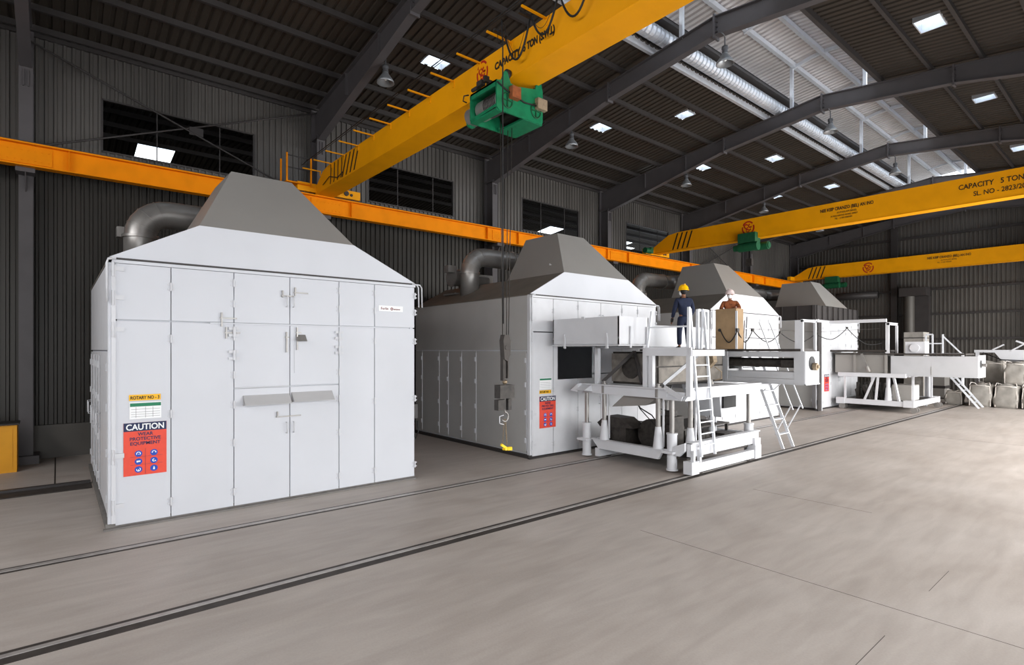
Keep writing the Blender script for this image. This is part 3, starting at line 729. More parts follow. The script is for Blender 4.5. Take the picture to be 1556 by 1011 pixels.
MB().tube([(xa-.63, 18.95, 9.43), (xa-.63, -1, 9.43)], .012, n=6).tube([(xa-.55, 18.0, 9.45), (xa-.55, -1, 9.45)], .008, n=6).build('support_wire', rubber, c1)
m = MB()
for y in (17.9, 17.6, 17.3, 17.0): m.tube([(xa-.02, y, 9.3), (xa-.03, y+.02, 8.75), (xa-.03, y+.06, 8.66)], .012, n=6)
m.tube([(xa-.03, 18.6, 8.78), (xa-.04, 18.0, 8.92), (xa-.04, 17.3, 8.72), (xa-.04, 16.9, 8.8)], .014, n=6)
m.build('cable_bundle', rubber, c1)
pf = MB().box(6.0, 6.85, 19.2, 19.9, 8.86, 8.9).box(6.0, 6.05, 19.2, 19.25, 8.9, 9.85).box(6.82, 6.87, 19.2, 19.25, 8.8, 9.8).box(6.0, 6.05, 19.85, 19.9, 8.9, 9.8)
pl = pf.build('service_platform', yellow_r, c1)
MB().box(6.0, 6.85, 19.21, 19.24, 9.76, 9.79).box(6.0, 6.85, 19.21, 19.24, 9.35, 9.38).build('guard_rails', darkst, pl)
c2, xa2 = crane(27.15, .5, 8.74, 9.74, 'middle yellow overhead crane girder with black lettering at the right', 2)
text('CAPACITY   5 TON (S.W.L)', .27, (xa2-.004, 5.2, 9.3), NX, UZ, textk, c2, bold=.004, sx=.82)
text('SL. NO - 2823/2018', .25, (xa2-.004, 4.75, 8.98), NX, UZ, textk, c2, bold=.003, sx=.82)
text('NEE KEIP CRANZO (BEL) AN INO', .2, (xa2-.004, 10.2, 9.38), NX, UZ, textk, c2, bold=.005, sx=.72)
text('KUTHALAM (BASE)', .11, (xa2-.004, 9.5, 9.22), NX, UZ, textk, c2, sx=.85)
text('A PAN HAYAD ROAD SHELF', .1, (xa2-.004, 9.75, 9.09), NX, UZ, textk, c2, sx=.85)
text('TEL - 2 202 2203201', .1, (xa2-.004, 9.6, 8.97), NX, UZ, textk, c2, sx=.85)
logo((xa2-.003, 13.6, 9.28), .33, c2)
c3, xa3 = crane(46.1, .5, 8.68, 9.66, 'farthest yellow overhead crane girder before the end wall', 3)
text('NEE KEIP CRANZO (BEL) AN INO', .22, (xa3-.004, 10.55, 9.3), NX, UZ, textk, c3, bold=.005, sx=.72)
text('KUTHALAM (BASE)', .12, (xa3-.004, 9.8, 9.12), NX, UZ, textk, c3, sx=.85)
text('TEL - 2 202 2203201', .11, (xa3-.004, 10.0, 8.98), NX, UZ, textk, c3, sx=.85)
logo((xa3-.003, 14.1, 9.15), .36, c3)
# idle drive on crane 2 end
MB().cyl((26.4, 19.25, 8.85), (26.0, 19.25, 8.85), .16, n=14).box(26.4, 26.6, 19.1, 19.4, 8.7, 9.05).build('travel_motor', green_d, c2)

# hoists
def hoist1():
    t = thing('crane_hoist', (7.2, 8.83, 7.8), 'green rope hoist with a steel drum under the nearest crane', 'hoist')
    for y in (8.4, 9.27):
        pl = [(6.6, 7.81+.06), (6.66, 7.81), (7.78, 7.81), (7.82, 7.86), (7.82, 8.5), (7.78, 8.66), (7.66, 8.66), (7.62, 8.5), (7.1, 8.4), (6.95, 8.42), (6.86, 8.62), (6.8, 8.62), (6.72, 8.42), (6.6, 8.38)]
        MB().prism(pl, 'Y', y-.02, y+.02).build('side_plate', green, t)
    for q in (MB().box(6.6, 6.9, 8.4, 9.27, 8.36, 8.4).box(6.6, 6.64, 8.4, 9.27, 8.28, 8.4), MB().box(6.6, 6.75, 8.4, 9.27, 7.8, 7.84), MB().box(7.3, 7.82, 8.4, 9.27, 7.8, 7.84), MB().box(7.6, 7.8, 8.4, 9.27, 8.3, 8.42)): q.build('frame_beam', green, t)
    MB().bar((6.61, 9.25, 7.86), (6.61, 8.42, 7.9), .02, .06).bar((7.3, 9.2, 7.84), (7.78, 8.5, 7.84), .06, .05).build('brace', green, t)
    dr = MB().cyl((6.88, 8.45, 8.1), (6.88, 9.22, 8.1), .2, n=24).build('rope_drum', galv, t)
    m = MB()
    for i in range(9): m.tube([(6.88+.207*math.cos(a*PI/8), 8.55+i*.045+a*.0028, 8.1+.207*math.sin(a*PI/8)) for a in range(17)], .01, n=5)
    m.build('rope_winding', darkm, dr)
    MB().cyl((6.88, 9.3, 8.1), (6.88, 9.62, 8.1), .19, n=18).cyl((6.88, 9.3, 8.1), (6.88, 9.36, 8.1), .23, n=18).build('drum_motor', galv, t)
    MB().sphere((6.88, 9.62, 8.0), .12).build('motor_end', green, t)
    MB().cyl((7.5, 8.55, 8.1), (7.5, 9.2, 8.1), .17, n=18).box(7.35, 7.7, 8.6, 9.1, 7.95, 8.3).build('gear_case', darkm, t)
    MB().box(6.9, 7.12, 8.26, 8.38, 8.1, 8.33).build('switch_cover', rust, t)
    MB().box(7.6, 7.86, 8.28, 8.38, 8.08, 8.3).build('limit_switch_cover', beige, t)
    for x in (6.86, 7.62):
        w = MB().tube([(x+.13*math.cos(a*PI/10), 8.37, 8.05+.15*math.sin(a*PI/10)) for a in range(20)], .014, n=5, closed=True).box(x-.12, x+.12, 8.36, 8.38, 8.04, 8.06).box(x-.012, x+.012, 8.36, 8.38, 7.92, 8.18)
        w.build('guide_ring', green_d, t)
    for x in (7.0, 7.74):
        for y in (8.55, 9.12): MB().cyl((x-.04, y, 8.68), (x+.04, y, 8.68), .09, n=14).build('trolley_wheel', darkm, t)
    MB().tube([(6.6, 8.37, 8.34), (6.8, 8.35, 8.24), (6.95, 8.35, 8.2), (7.3, 8.35, 8.12), (7.6, 8.34, 8.14)], .016, n=6).tube([(6.58, 9.3, 8.4), (6.5, 9.36, 8.38), (6.52, 9.42, 8.3), (6.6, 9.4, 8.28)], .014, n=6).build('cable', rubber, t)
    MB().box(6.52, 6.62, 8.78, 8.95, 8.42, 8.52).box(6.55, 6.66, 8.7, 8.76, 8.46, 8.58).cyl((6.6, 9.0, 8.46), (6.6, 9.2, 8.46), .04, n=8).build('cable_clamp', darkm, t)
    hx, hy = 7.3, 9.0
    for dx, dy in ((-.06, .0), (.06, .02), (.05, -.06)): MB().tube([(hx+dx*2, hy+dy*2, 7.9), (hx+dx, hy+dy, 3.35)], .009, n=6).build('wire_rope', darkm, t)
    hb = MB().prism([(hx-.09, 3.3), (hx-.06, 3.42), (hx+.06, 3.42), (hx+.11, 3.3), (hx+.1, 3.0), (hx+.02, 2.86), (hx-.06, 2.9)], 'Y', hy-.07, hy+.07).box(hx-.08, hx-.04, hy-.05, hy+.05, 2.45, 2.95).box(hx+.04, hx+.07, hy-.05, hy+.05, 2.5, 2.95).cyl((hx, hy, 2.95), (hx, hy, 2.5), .03, n=10).cyl((hx, hy-.08, 3.15), (hx, hy+.08, 3.15), .05, n=12).build('hook_block', darkr, t)
    MB().sphere((hx, hy, 2.42), .055).build('swivel', brassy, t)
    MB().box(hx-.2, hx+.19, hy-.1, hy+.1, 2.08, 2.36).build('load_weight', darkm, t)
    MB().box(hx-.22, hx-.02, hy-.06, hy+.08, 1.83, 2.05).box(hx+.05, hx+.14, hy-.06, hy+.08, 1.82, 2.06).build('counter_block', darkm, t)
    MB().tube([(hx, hy, 2.38), (hx, hy, 1.8)]+[(hx+.09*math.sin(a), hy, 1.68+.1*math.cos(a)) for a in [i*PI/6 for i in range(0, 9)]], .02, n=8).build('hook', galv, t)
    MB().tube([(hx-.03, hy, 1.72), (hx-.14, hy, 1.7), (hx-.14, hy, 1.55), (hx-.03, hy, 1.52)], .01, n=6).build('safety_catch', machine_w, t)
    return t
hoist1()
ch = thing('chain_sling', (7.3, 9.0, 1.0), 'steel chain sling with a yellow clamp hanging from the nearest crane hook', 'chain')
for dx, dy, b in ((-.05, .02, 1.05), (.03, -.03, 1.1), (.08, .03, 1.12)):
    m = MB(); z = 1.62; i = 0; x, y = 7.3, 9.0
    while z > b:
        f = (1.62-z)/(1.62-b); cx_, cy_ = x+dx*(.3+.7*f), y+dy*f
        pts = [((cx_+.011*math.cos(a)) if i % 2 else cx_, cy_ if i % 2 else cy_+.011*math.cos(a), z+.02*math.sin(a)) for a in [k*PI/3 for k in range(6)]]
        m.tube(pts, .005, n=4, closed=True); z -= .03; i += 1
    m.build('chain', brassy, ch)
m = MB().bar((7.2, 9.0, 1.1), (7.38, 8.98, .98), .05, .05).bar((7.36, 8.98, 1.0), (7.45, 8.95, 1.0), .06, .07).cyl((7.3, 8.95, 1.0), (7.3, 9.05, .99), .03, n=8)
m.build('clamp', yel_h, ch)
pc = thing('pendant_cable', (6.52, 8.1, 3.3), 'thin control cable hanging from the nearest crane past the green hoist', 'cable')
MB().tube([(6.45, 8.05, 9.35), (6.52, 8.1, 8.9), (6.52, 8.1, 6.0), (6.54, 8.11, 3.6)], .013, n=6).build('cable', rubber, pc)
MB().cyl((6.52, 8.1, 9.0), (6.52, 8.1, 8.4), .006, n=6).tube([(6.52+.0, 8.14+.12*math.cos(a), 9.15+.18*math.sin(a)) for a in [i*PI/8 for i in range(16)]], .007, n=5, closed=True).build('cable_loop', rubber, pc)
# festoon cable in loops
fc = thing('festoon_cable', (6.4, 7.6, 9.0), 'black festoon cable hanging in loops against the nearest crane girder', 'cable')
def sag(y0, y1, z0, d, r, x=6.9, n=14, k=2):
    return MB().tube([(x, y0+(y1-y0)*i/n, z0-d*(1-abs(2*i/n-1)**k)) for i in range(n+1)], r, n=7)
for (y0, y1, z0, d, r) in ((8.5, 7.75, 9.4, .62, .02), (8.45, 7.85, 9.38, .45, .005), (7.72, 7.0, 9.45, .52, .02), (7.7, 7.1, 9.42, .35, .005), (6.95, 6.2, 9.45, .55, .02), (6.15, 5.4, 9.45, .55, .02)):
    sag(y0, y1, z0, d, r).build('cable_loop', rubber, fc)
for y in (8.48, 7.73, 6.97, 6.17): MB().box(6.6, 6.94, y-.03, y+.03, 9.38, 9.43).build('cable_trolley', darkm, fc)

def hoist2(x, y, label, zt):
    t = thing('crane_hoist', (x, y, zt-.9), label, 'hoist')
    MB().box(x-.45, x+.1, y-.45, y+.45, zt-.35, zt+.12).build('trolley_frame', green_d, t)
    MB().cyl((x-.2, y-.5, zt-.55), (x-.2, y+.5, zt-.55), .22, n=18).build('rope_drum', green_d, t)
    MB().cyl((x+.35, y-.75, zt-.5), (x+.35, y-.1, zt-.5), .2, n=18).cyl((x+.35, y-.8, zt-.5), (x+.35, y-.74, zt-.5), .15, n=14).build('motor', green_d, t)
    MB().cyl((x-.2, y+.5, zt-.55), (x-.2, y+.75, zt-.55), .16, n=14).build('brake', green_d, t)
    m = MB().cyl((x-.1, y-.1, zt-.6), (x-.1, y-.1, zt-1.2), .012, n=6).cyl((x-.1, y+.1, zt-.6), (x-.1, y+.1, zt-1.2), .012, n=6).build('wire_rope', darkm, t)
    MB().box(x-.2, x, y-.15, y+.15, zt-1.5, zt-1.15).build('hook_block', darkm, t)
    return t
hoist2(27.05, 13.55, 'dark green hoist under the middle crane', 8.86)
hoist2(46.0, 16.5, 'dark green hoist under the farthest crane', 8.6)
# ------------------------------------------------------------ mould carriage on the rails
def mc():
    t = thing('mould_carriage', (13.5, 9.0, 0), 'white jacked mould carriage in front of the second oven, carrying a worker platform', 'machine', 'mould carriages')
    B = lambda nm, mb, m, p=None: mb.build(nm, m, p or t)
    x0, x1, y0, y1 = 11.85, 15.3, 7.5, 10.5
    m = MB().box(x0, x1, y0-.08, y0+.08, .07, .3).box(x0-.02, x0+.3, y0-.12, y0+.12, .05, .36).box(x1-.28, x1+.05, y0-.12, y0+.12, .05, .42)
    B('wheel_beam', m, machine_w)
    B('wheel_beam', MB().box(x0, x1, y1-.16, y1, .07, .3), machine_w)
    for x in (x0+.5, x1-.5):
        for y in (y0, y1-.08): B('wheel', MB().cyl((x, y-.05, .12), (x, y+.05, .12), .11, n=18), darkr)
    # lower frame
    m = MB().box(x0+.1, x1+.1, y0-.02, y0+.1, .46, .8).box(x0+.1, x1+.12, y0-.06, y0+.12, .78, .81)
    for x in (x0+.14, x0+.42, x1-.2): m.box(x-.04, x+.04, y0-.09, y0-.01, .3, .62)
    m.box(x1-.18, x1+.1, y0-.08, y0+.12, .3, .6)
    B('lower_side_beam', m, machine_w)
    m = MB().prism([(8.2, .55), (8.35, .3), (10.35, .3), (10.6, .56)], 'X', x0-.03, x0+.06).box(x0-.08, x0+.1, 8.2, 10.6, .55, .57)
    m.prism([(7.6, .8), (8.2, .56), (8.2, .5), (7.75, .45), (7.6, .6)], 'X', x0+.0, x0+.08)
    B('lower_end_beam', m, machine_w)
    B('lower_side_beam', MB().box(x0+.1, x1, y1-.1, y1, .4, .6), machine_w)
    B('lower_end_beam', MB().box(x1-.1, x1, y0, y1, .45, .75), machine_w)
    B('base_plate', MB().box(x0+.1, x1, y0+.1, y1-.1, .36, .42), darkm)
    B('work_shelf', MB().box(12.7, x1, 8.3, 9.6, .93, .97).box(13.0, 13.06, 8.32, 8.4, .42, .93).box(15.2, 15.26, 8.32, 8.4, .42, .93), darkm)
    # jacks
    for x, y, zt in ((x0+.1, 8.02, 1.86), (x0-.02, 10.8, 1.86), (x1+.0, 7.72, 1.88), (x1, 10.6, 1.86)):
        j = MB().cyl((x, y, .08), (x, y, .98), .125, n=20).cyl((x, y, .96), (x, y, 1.0), .14, n=20).box(x-.24, x+.24, y-.17, y+.17, .5, .56).cyl((x, y, .06), (x, y, .1), .15, n=20)
        jo = B('jack', j, machine_w)
        MB().cyl((x, y, 1.0), (x, y, zt), .062, n=16).build('jack_rod', galv, jo)
    # guide posts
    for x, y in ((x0+.05, 10.2), (x0+.05, 8.4), (x0+.5, 7.75), (x1-.5, 8.6), (x1-.4, 10.2)):
        g = MB().cyl((x, y, .56), (x, y, 1.12), .14, .075, n=12)
        go = B('guide_sleeve', g, machine_w)
        MB().cyl((x, y, 1.1), (x, y, 2.0), .062, n=14).cyl((x, y, 1.88), (x, y, 2.16), .085, n=14).cyl((x, y, 2.16), (x, y, 2.22), .04, n=10).build('guide_post', galv, go)
        MB().box(x+.09, x+.13, y-.1, y-.06, .6, 2.0).build('guide_strip', machine_w, go)
    # upper frame
    m = MB().box(x0-.02, x0+.1, 8.1, 11.0, 1.86, 2.12).box(x0-.1, x0+.12, 8.1, 11.0, 2.1, 2.13)
    m.prism([(10.95, 2.12), (11.25, 1.92), (10.95, 1.88)], 'X', x0-.25, x0+.1).prism([(x0-.35, 1.95), (x0, 2.12), (x0, 1.9)], 'Y', 10.6, 10.95)
    B('upper_end_beam', m, machine_w)
    m = MB().box(12.1, 15.7, 7.58, 7.68, 1.86, 2.14).box(12.1, 15.7, 7.54, 7.74, 2.12, 2.15)
    m.prism([(11.75, 1.86), (12.1, 2.14), (12.5, 1.86)], 'Y', 7.52, 7.6).box(x0-.05, 12.3, 7.55, 8.2, 1.84, 1.88).box(x0, x0+.05, 7.6, 8.1, 1.88, 2.05)
    m.bar((11.8, 8.15, 2.15), (11.75, 7.6, 1.9), .03, .12)
    B('upper_side_beam', m, machine_w)
    B('upper_side_beam', MB().box(12.0, x1, 10.4, 10.5, 1.88, 2.12), machine_w)
    B('upper_end_beam', MB().box(x1-.1, x1, 7.6, 10.5, 1.88, 2.1), machine_w)
    # chute plates, hopper
    m = MB().add([(12.0, 8.35, 1.92), (12.0, 9.5, 1.92), (13.2, 9.5, 1.88), (13.2, 8.35, 1.88), (12.05, 8.9, 1.62), (12.05, 10.05, 1.5), (13.2, 9.9, 1.6), (13.2, 8.8, 1.72)], [(0,1,2,3),(4,7,6,5),(0,3,7,4),(1,5,6,2),(0,4,5,1),(2,6,7,3)])
    B('chute', m, greyhood)
    B('chute_lip', MB().box(11.98, 12.02, 8.95, 9.55, 1.92, 1.98), rust)
    m = MB().add([(14.5, 8.2, 2.1), (15.5, 8.2, 2.1), (15.5, 9.4, 2.1), (14.5, 9.4, 2.1), (14.75, 8.25, 1.15), (15.35, 8.25, 1.3), (15.35, 9.3, 1.3), (14.75, 9.3, 1.15)], [(3,2,1,0),(4,5,6,7),(0,1,5,4),(1,2,6,5),(2,3,7,6),(3,0,4,7)])
    h = B('hopper', m, machine_w)
    MB().box(14.72, 15.42, 8.16, 8.22, 1.42, 1.86).build('hopper_opening', rubber, h)
    # drive machinery on the base
    m = MB().cyl((12.5, 9.0, .8), (13.6, 9.2, .8), .36, n=20).cyl((12.4, 9.0, .8), (12.5, 9.0, .8), .42, n=20)
    for i in range(6): m.cyl((12.6+.17*i, 9.02+.03*i, .8), (12.66+.17*i, 9.03+.03*i, .8), .385, n=20)
    B('motor', m, darkm)
    B('gearbox', MB().box(12.3, 12.75, 8.2, 8.62, .42, 1.35).box(12.35, 12.6, 8.3, 8.5, 1.35, 1.5).cyl((12.2, 8.4, 1.0), (12.85, 8.4, 1.0), .16, n=14), darkm)
    m = MB()
    for i in range(8):
        a = random.uniform(12.1, 13.4); b_ = random.uniform(9.7, 10.5); m.cyl((a, b_, .45), (a+random.uniform(-.2, .2), b_, random.uniform(.85, 1.2)), random.uniform(.07, .17), n=10)
    m.box(12.1, 13.6, 9.6, 10.5, .42, .95).prism([(9.3, .95), (9.7, 1.2), (10.3, 1.22), (10.6, 1.0), (10.5, .9)], 'X', 12.05, 12.6)
    B('pump_set', m, darkm)
    m = MB().cyl((13.2, 8.0, .42), (13.2, 8.0, .85), .13, n=14).cyl((13.55, 8.1, .42), (13.55, 8.1, .9), .15, n=14).cyl((13.9, 7.95, .42), (13.9, 7.95, .75), .12, n=14).box(14.1, 14.7, 7.8, 8.2, .42, .8)
    B('oil_filters', m, darkm)
    B('hydraulic_hose', MB().tube([(12.3, 9.6, 1.9), (12.35, 9.3, 1.5), (12.6, 9.1, 1.3), (12.7, 9.0, 1.1)], .018, n=6).tube([(12.2, 8.5, 1.9), (12.3, 8.7, 1.55), (12.6, 8.5, 1.45), (12.5, 8.4, 1.4)], .018, n=6).tube([(12.0, 9.3, 1.95), (12.2, 9.2, 1.5), (12.4, 8.9, 1.1), (12.5, 8.8, .9)], .014, n=6), rubber)
    # superstructure between upper frame and deck
    for x, y in ((x0+.05, 10.45), (x0+.05, 8.78)): B('post', MB().box(x-.06, x+.06, y-.06, y+.06, 2.12, 3.14), machine_w)
    for x, y in ((x0+.06, 8.6), (x0+.06, 7.5)): B('post', MB().box(x-.06, x+.06, y-.06, y+.06, 1.95 if y < 8 else 2.12, 3.0), machine_w)
    B('diagonal_brace', MB().bar((x0+.1, 10.3, 2.2), (x0+.5, 9.5, 3.05), .07, .09).bar((x0+.5, 9.5, 3.05), (x0+.1, 8.95, 2.2), .07, .09), darkst)
    B('diagonal_brace', MB().bar((12.2, 8.45, 2.2), (12.9, 7.9, 2.95), .06, .08), machine_w)
    B('burner_tunnel', MB().box(12.4, 15.9, 8.85, 10.3, 2.14, 3.05).box(12.36, 12.4, 8.8, 9.4, 2.14, 2.5).cyl((12.3, 9.6, 2.6), (12.4, 9.6, 2.6), .3, n=18), darkm)
    B('tunnel_panel', MB().box(12.5, 15.8, 8.8, 8.85, 2.2, 2.62).box(12.5, 15.8, 8.81, 8.85, 2.66, 3.0).box(12.34, 12.38, 8.85, 10.3, 2.2, 3.0), dirtyp)
    # deck
    B('deck', MB().box(x0, 13.35, 7.44, 8.75, 3.07, 3.12).box(13.35, 14.4, 8.2, 8.75, 3.07, 3.12).box(12.2, 15.9, 8.7, 9.2, 3.07, 3.12), darkr)
    m = MB().box(x0-.03, x0+.05, 7.4, 8.75, 2.95, 3.1).box(x0, 13.35, 7.38, 7.46, 2.95, 3.1).box(13.3, 13.35, 7.4, 8.7, 2.95, 3.1).box(x0-.03, x0+.02, 7.4, 8.75, 3.1, 3.16)
    B('deck_edge', m, machine_w)
    # guard rails
    m = MB().bar((x0, 8.7, 3.1), (x0+.05, 8.6, 4.1), .045).bar((x0, 8.66, 3.68), (x0, 7.5, 3.68), .04).bar((x0, 7.48, 3.0), (x0, 7.48, 4.15), .06)
    B('guard_rail', m, aluw)
    B('guard_rail', MB().bar((12.85, 7.85, 3.1), (12.85, 7.85, 4.16), .07).bar((12.85, 7.85, 4.14), (13.32, 7.85, 4.14), .06).bar((13.32, 7.85, 3.1), (13.32, 7.85, 4.16), .06).bar((12.85, 7.85, 3.62), (13.32, 7.85, 3.62), .04).bar((12.85, 7.85, 3.2), (13.32, 7.85, 3.2), .04), aluw)
    # side arm frame reaching out over the rail
    ax, bx, ay, by = 16.2, 17.15, 6.56, 8.95
    m = MB()
    for x in (ax, bx-.05):
        m.box(x, x+.05, ay, 11.2, 2.89, 3.05).box(x, x+.05, ay, by+.1, 2.27, 2.46).box(x, x+.05, ay, by+.1, 2.1, 2.26)
        m.box(x-.01, x+.06, ay, ay+.28, 2.1, 3.06).box(x-.02, x+.07, by-.1, by+.14, 2.15, 3.12).box(x-.02, x+.05, ay, by+.1, 2.1, 2.12)
    m.box(ax, bx, by, by+.1, 2.1, 2.5)
    B('arm_frame', m, armshade)
    m = MB().box(ax, bx, ay-.03, ay, 2.1, 3.05).box(ax, bx, ay-.05, ay+.05, 2.1, 2.13)
    e = B('arm_end_plate', m, machine_w)
    MB().cyl((ax+.42, ay-.05, 2.72), (ax+.42, ay-.03, 2.72), .2, n=22).build('bearing_opening', rubber, e)
    MB().cyl((ax+.5, ay-.16, 2.62), (ax+.5, ay-.05, 2.62), .11, n=12).cyl((ax+.5, ay-.2, 2.62), (ax+.5, ay-.1, 2.62), .05, n=10).build('gear', beige, e)
    B('arm_roller', MB().cyl((ax+.45, ay+.2, 2.72), (ax+.45, 10.9, 2.72), .14, n=16).box(ax+.1, ax+.8, 6.9, 7.25, 2.58, 2.8), darkm)
    B('arm_top', MB().box(ax-.03, bx+.05, ay+.1, 11.3, 3.06, 3.13).box(bx, 18.3, 8.85, 11.3, 3.06, 3.12), darkr)
    B('arm_support', MB().box(15.3, 17.15, 9.0, 9.2, 1.9, 2.15).box(15.3, 16.3, 7.6, 7.7, 1.95, 2.1).bar((12.9, 10.3, 2.2), (17.1, 10.3, 2.9), .1, .12), machine_w)
    for y in (ay+.1,):
        m = MB().box(ax, ax+.07, y-.06, y+.16, 3.05, 3.95).box(bx-.07, bx, y-.06, y, 3.1, 3.95).box(ax, bx, y-.06, y+.0, 3.9, 3.97)
        B('portal_frame', m, machine_w)
    # working light on the arm
    B('tilted_lamp', MB().prism([(8.55, 2.75), (8.75, 2.55), (8.85, 2.7), (8.75, 3.0), (8.6, 3.05)], 'X', 14.85, 15.05).tube([(15.0, 8.6, 2.6), (15.2, 8.5, 2.45), (15.2, 8.5, 2.25), (15.0, 8.6, 2.2)], .015, n=6), beige)
    return t
mc()

def tbox(name, x0, x1, y0, y1, z0, z1, label, cat='box', lug=True, group=None):
    t = thing(name, (x0, y0, z0), label, cat, group)
    w = .03
    m = MB().box(x0, x1, y0, y0+w, z0, z1).box(x0, x1, y1-w, y1, z0, z1).box(x0, x0+w, y0, y1, z0, z1).box(x1-w, x1, y0, y1, z0, z1).box(x0, x1, y0, y1, z0, z0+w).box(x0+w, x1-w, y0+w, y1-w, z1-.1, z1-.07)
    m.build('shell', machine_w, t)
    MB().box(x0-.015, x1+.015, y0-.015, y1+.015, z0+.18, z0+.2).box(x0-.03, x1+.03, y0-.03, y1+.03, z0-.01, z0+.02).build('rim', machine_w, t)
    if lug:
        for y in (y0+.35, y1-.5): MB().prism([(y-.03, z0-.08), (y+.03, z0-.08), (y+.04, z0+.2), (y+.01, z0+.32), (y-.02, z0+.2)], 'X', x0-.05, x0-.01).build('clamp', machine_w, t)
        for x in (x0+.45, x1-.1): MB().prism([(x-.03, z0-.06), (x+.03, z0-.06), (x+.015, z0+.5), (x-.015, z0+.5)], 'Y', y0-.05, y0-.01).build('clamp', machine_w, t)
        MB().box(x0-.04, x0+.02, y0+1.15, y0+1.25, z1-.04, z1+.03).build('hook', machine_w, t)
    return t
tbox('mould_cover', 11.0, 12.25, 8.96, 11.35, 3.22, 3.97, 'long white mould cover box between the carriage and the second oven', 'box')
tbox('mould_cover', 12.45, 15.7, 9.3, 11.0, 3.16, 3.8, 'white mould box on the carriage deck behind the worker in blue', 'box', False)

# ladder against the carriage
ld = thing('ladder', (12.55, 7.4, .45), 'white steel ladder leaning against the near carriage platform', 'ladder')
for x in (12.25, 12.88):
    MB().bar((x, 7.38, .45), (x, 7.7, 4.14), .05, .06).build('stile', aluw, ld)
    MB().bar((x-.02, 7.76, 3.1), (x-.02, 7.72, 4.16), .05, .05).build('grab_post', aluw, ld)
for i in range(9):
    z = .72+i*.285; y = 7.38+.32*(z-.45)/3.69
    MB().bar((12.25, y, z), (12.88, y, z), .028).build('rung', aluw, ld)

def stair(xa, xb, yb, yt, zt, label, rail=True, n=7):
    t = thing('access_stair', ((xa+xb)/2, yb, 0), label, 'stair', None)
    for x in (xa, xb): MB().bar((x, yb, .0), (x, yt, zt), .04, .09).build('stringer', aluw, t)
    for i in range(1, n):
        f = i/n; y = yb+(yt-yb)*f; z = zt*f; MB().box(xa, xb, y-.06, y+.1, z-.012, z+.012).build('tread', galv_l, t)
    if rail:
        sl = zt/(yt-yb)
        for x in (xa, xb):
            o = -.33
            q = (x, yb+.25+o, sl*.3+.15); MB().bar((x, yb-.3, 1.25), (x, yb-.3+(zt+.1-.35)/sl, zt+.9), .03).bar((x, yb+.2, sl*.2), (x, yb-.25, 1.4), .03).bar((x, yb+.65, sl*.65), (x, yb+.1, 2.3), .03).build('handrail', aluw, t)
    return t
stair(17.41, 18.12, 7.68, 8.83, 3.1, 'steep white access stair standing on the near rail beside the carriage arm')

# the tan control cabinet and the white frames around it
t = thing('control_cabinet', (16.0, 8.5, 3.13), 'tall tan cabinet on the carriage arm in front of the masked worker', 'cabinet')
MB().box(16.0, 16.45, 8.47, 9.15, 3.13, 4.38).build('body', tan, t)
MB().box(15.985, 16.0, 8.5, 9.12, 3.2, 4.32).build('door', tan, t)
MB().cyl((15.97, 9.0, 3.72), (15.985, 9.0, 3.72), .05, n=12).build('knob', darkm, t)
MB().box(15.99, 16.02, 8.43, 8.49, 3.13, 4.3).build('edge_post', machine_w, t)
t = thing('guard_frame', (17.6, 9.0, 3.12), 'group of white guard rail posts on the arm right of the tan cabinet', 'railing')
m = MB()
for a, b in (((17.0, 8.75, 3.12), (17.0, 8.7, 4.05)), ((17.45, 8.9, 3.12), (17.45, 8.85, 4.15)), ((17.6, 9.1, 3.12), (17.55, 8.9, 4.2))): m.bar(a, b, .045)
m.bar((17.0, 8.72, 3.8), (17.45, 8.87, 3.8), .035).bar((17.0, 8.72, 3.45), (17.45, 8.87, 3.45), .035)
m.build('rail_frame', aluw, t)
t = thing('festoon_cable', (24, 9.6, 3.7), 'black cable looping past the third and fourth ovens at deck height', 'cable')
pk = [(15.93, 8.95, 3.72), (15.95, 8.4, 3.7), (17.6, 8.75, 3.75), (21.3, 9.5, 3.76), (24.6, 9.5, 3.78), (28.4, 9.6, 4.12), (32.2, 9.3, 3.45)]
for a, b in zip(pk, pk[1:]):
    n = 12; pts = []
    for i in range(n+1):
        f = i/n; s_ = .38*(1-abs(2*f-1)**1.6); pts.append((a[0]+(b[0]-a[0])*f, a[1]+(b[1]-a[1])*f, a[2]+(b[2]-a[2])*f-s_))
    MB().tube(pts, .018, n=6).build('cable_loop', rubber, t)
for p in pk[1:-1]: MB().box(p[0]-.06, p[0]+.06, p[1]-.03, p[1]+.03, p[2]-.04, p[2]+.06).build('cable_trolley', darkm, t)
MB().cyl((17.5, 8.8, 3.8), (24.6, 9.5, 3.85), .008, n=5).cyl((24.6, 9.5, 3.85), (32.6, 9.5, 4.2), .008, n=5).build('support_wire', darkm, t)

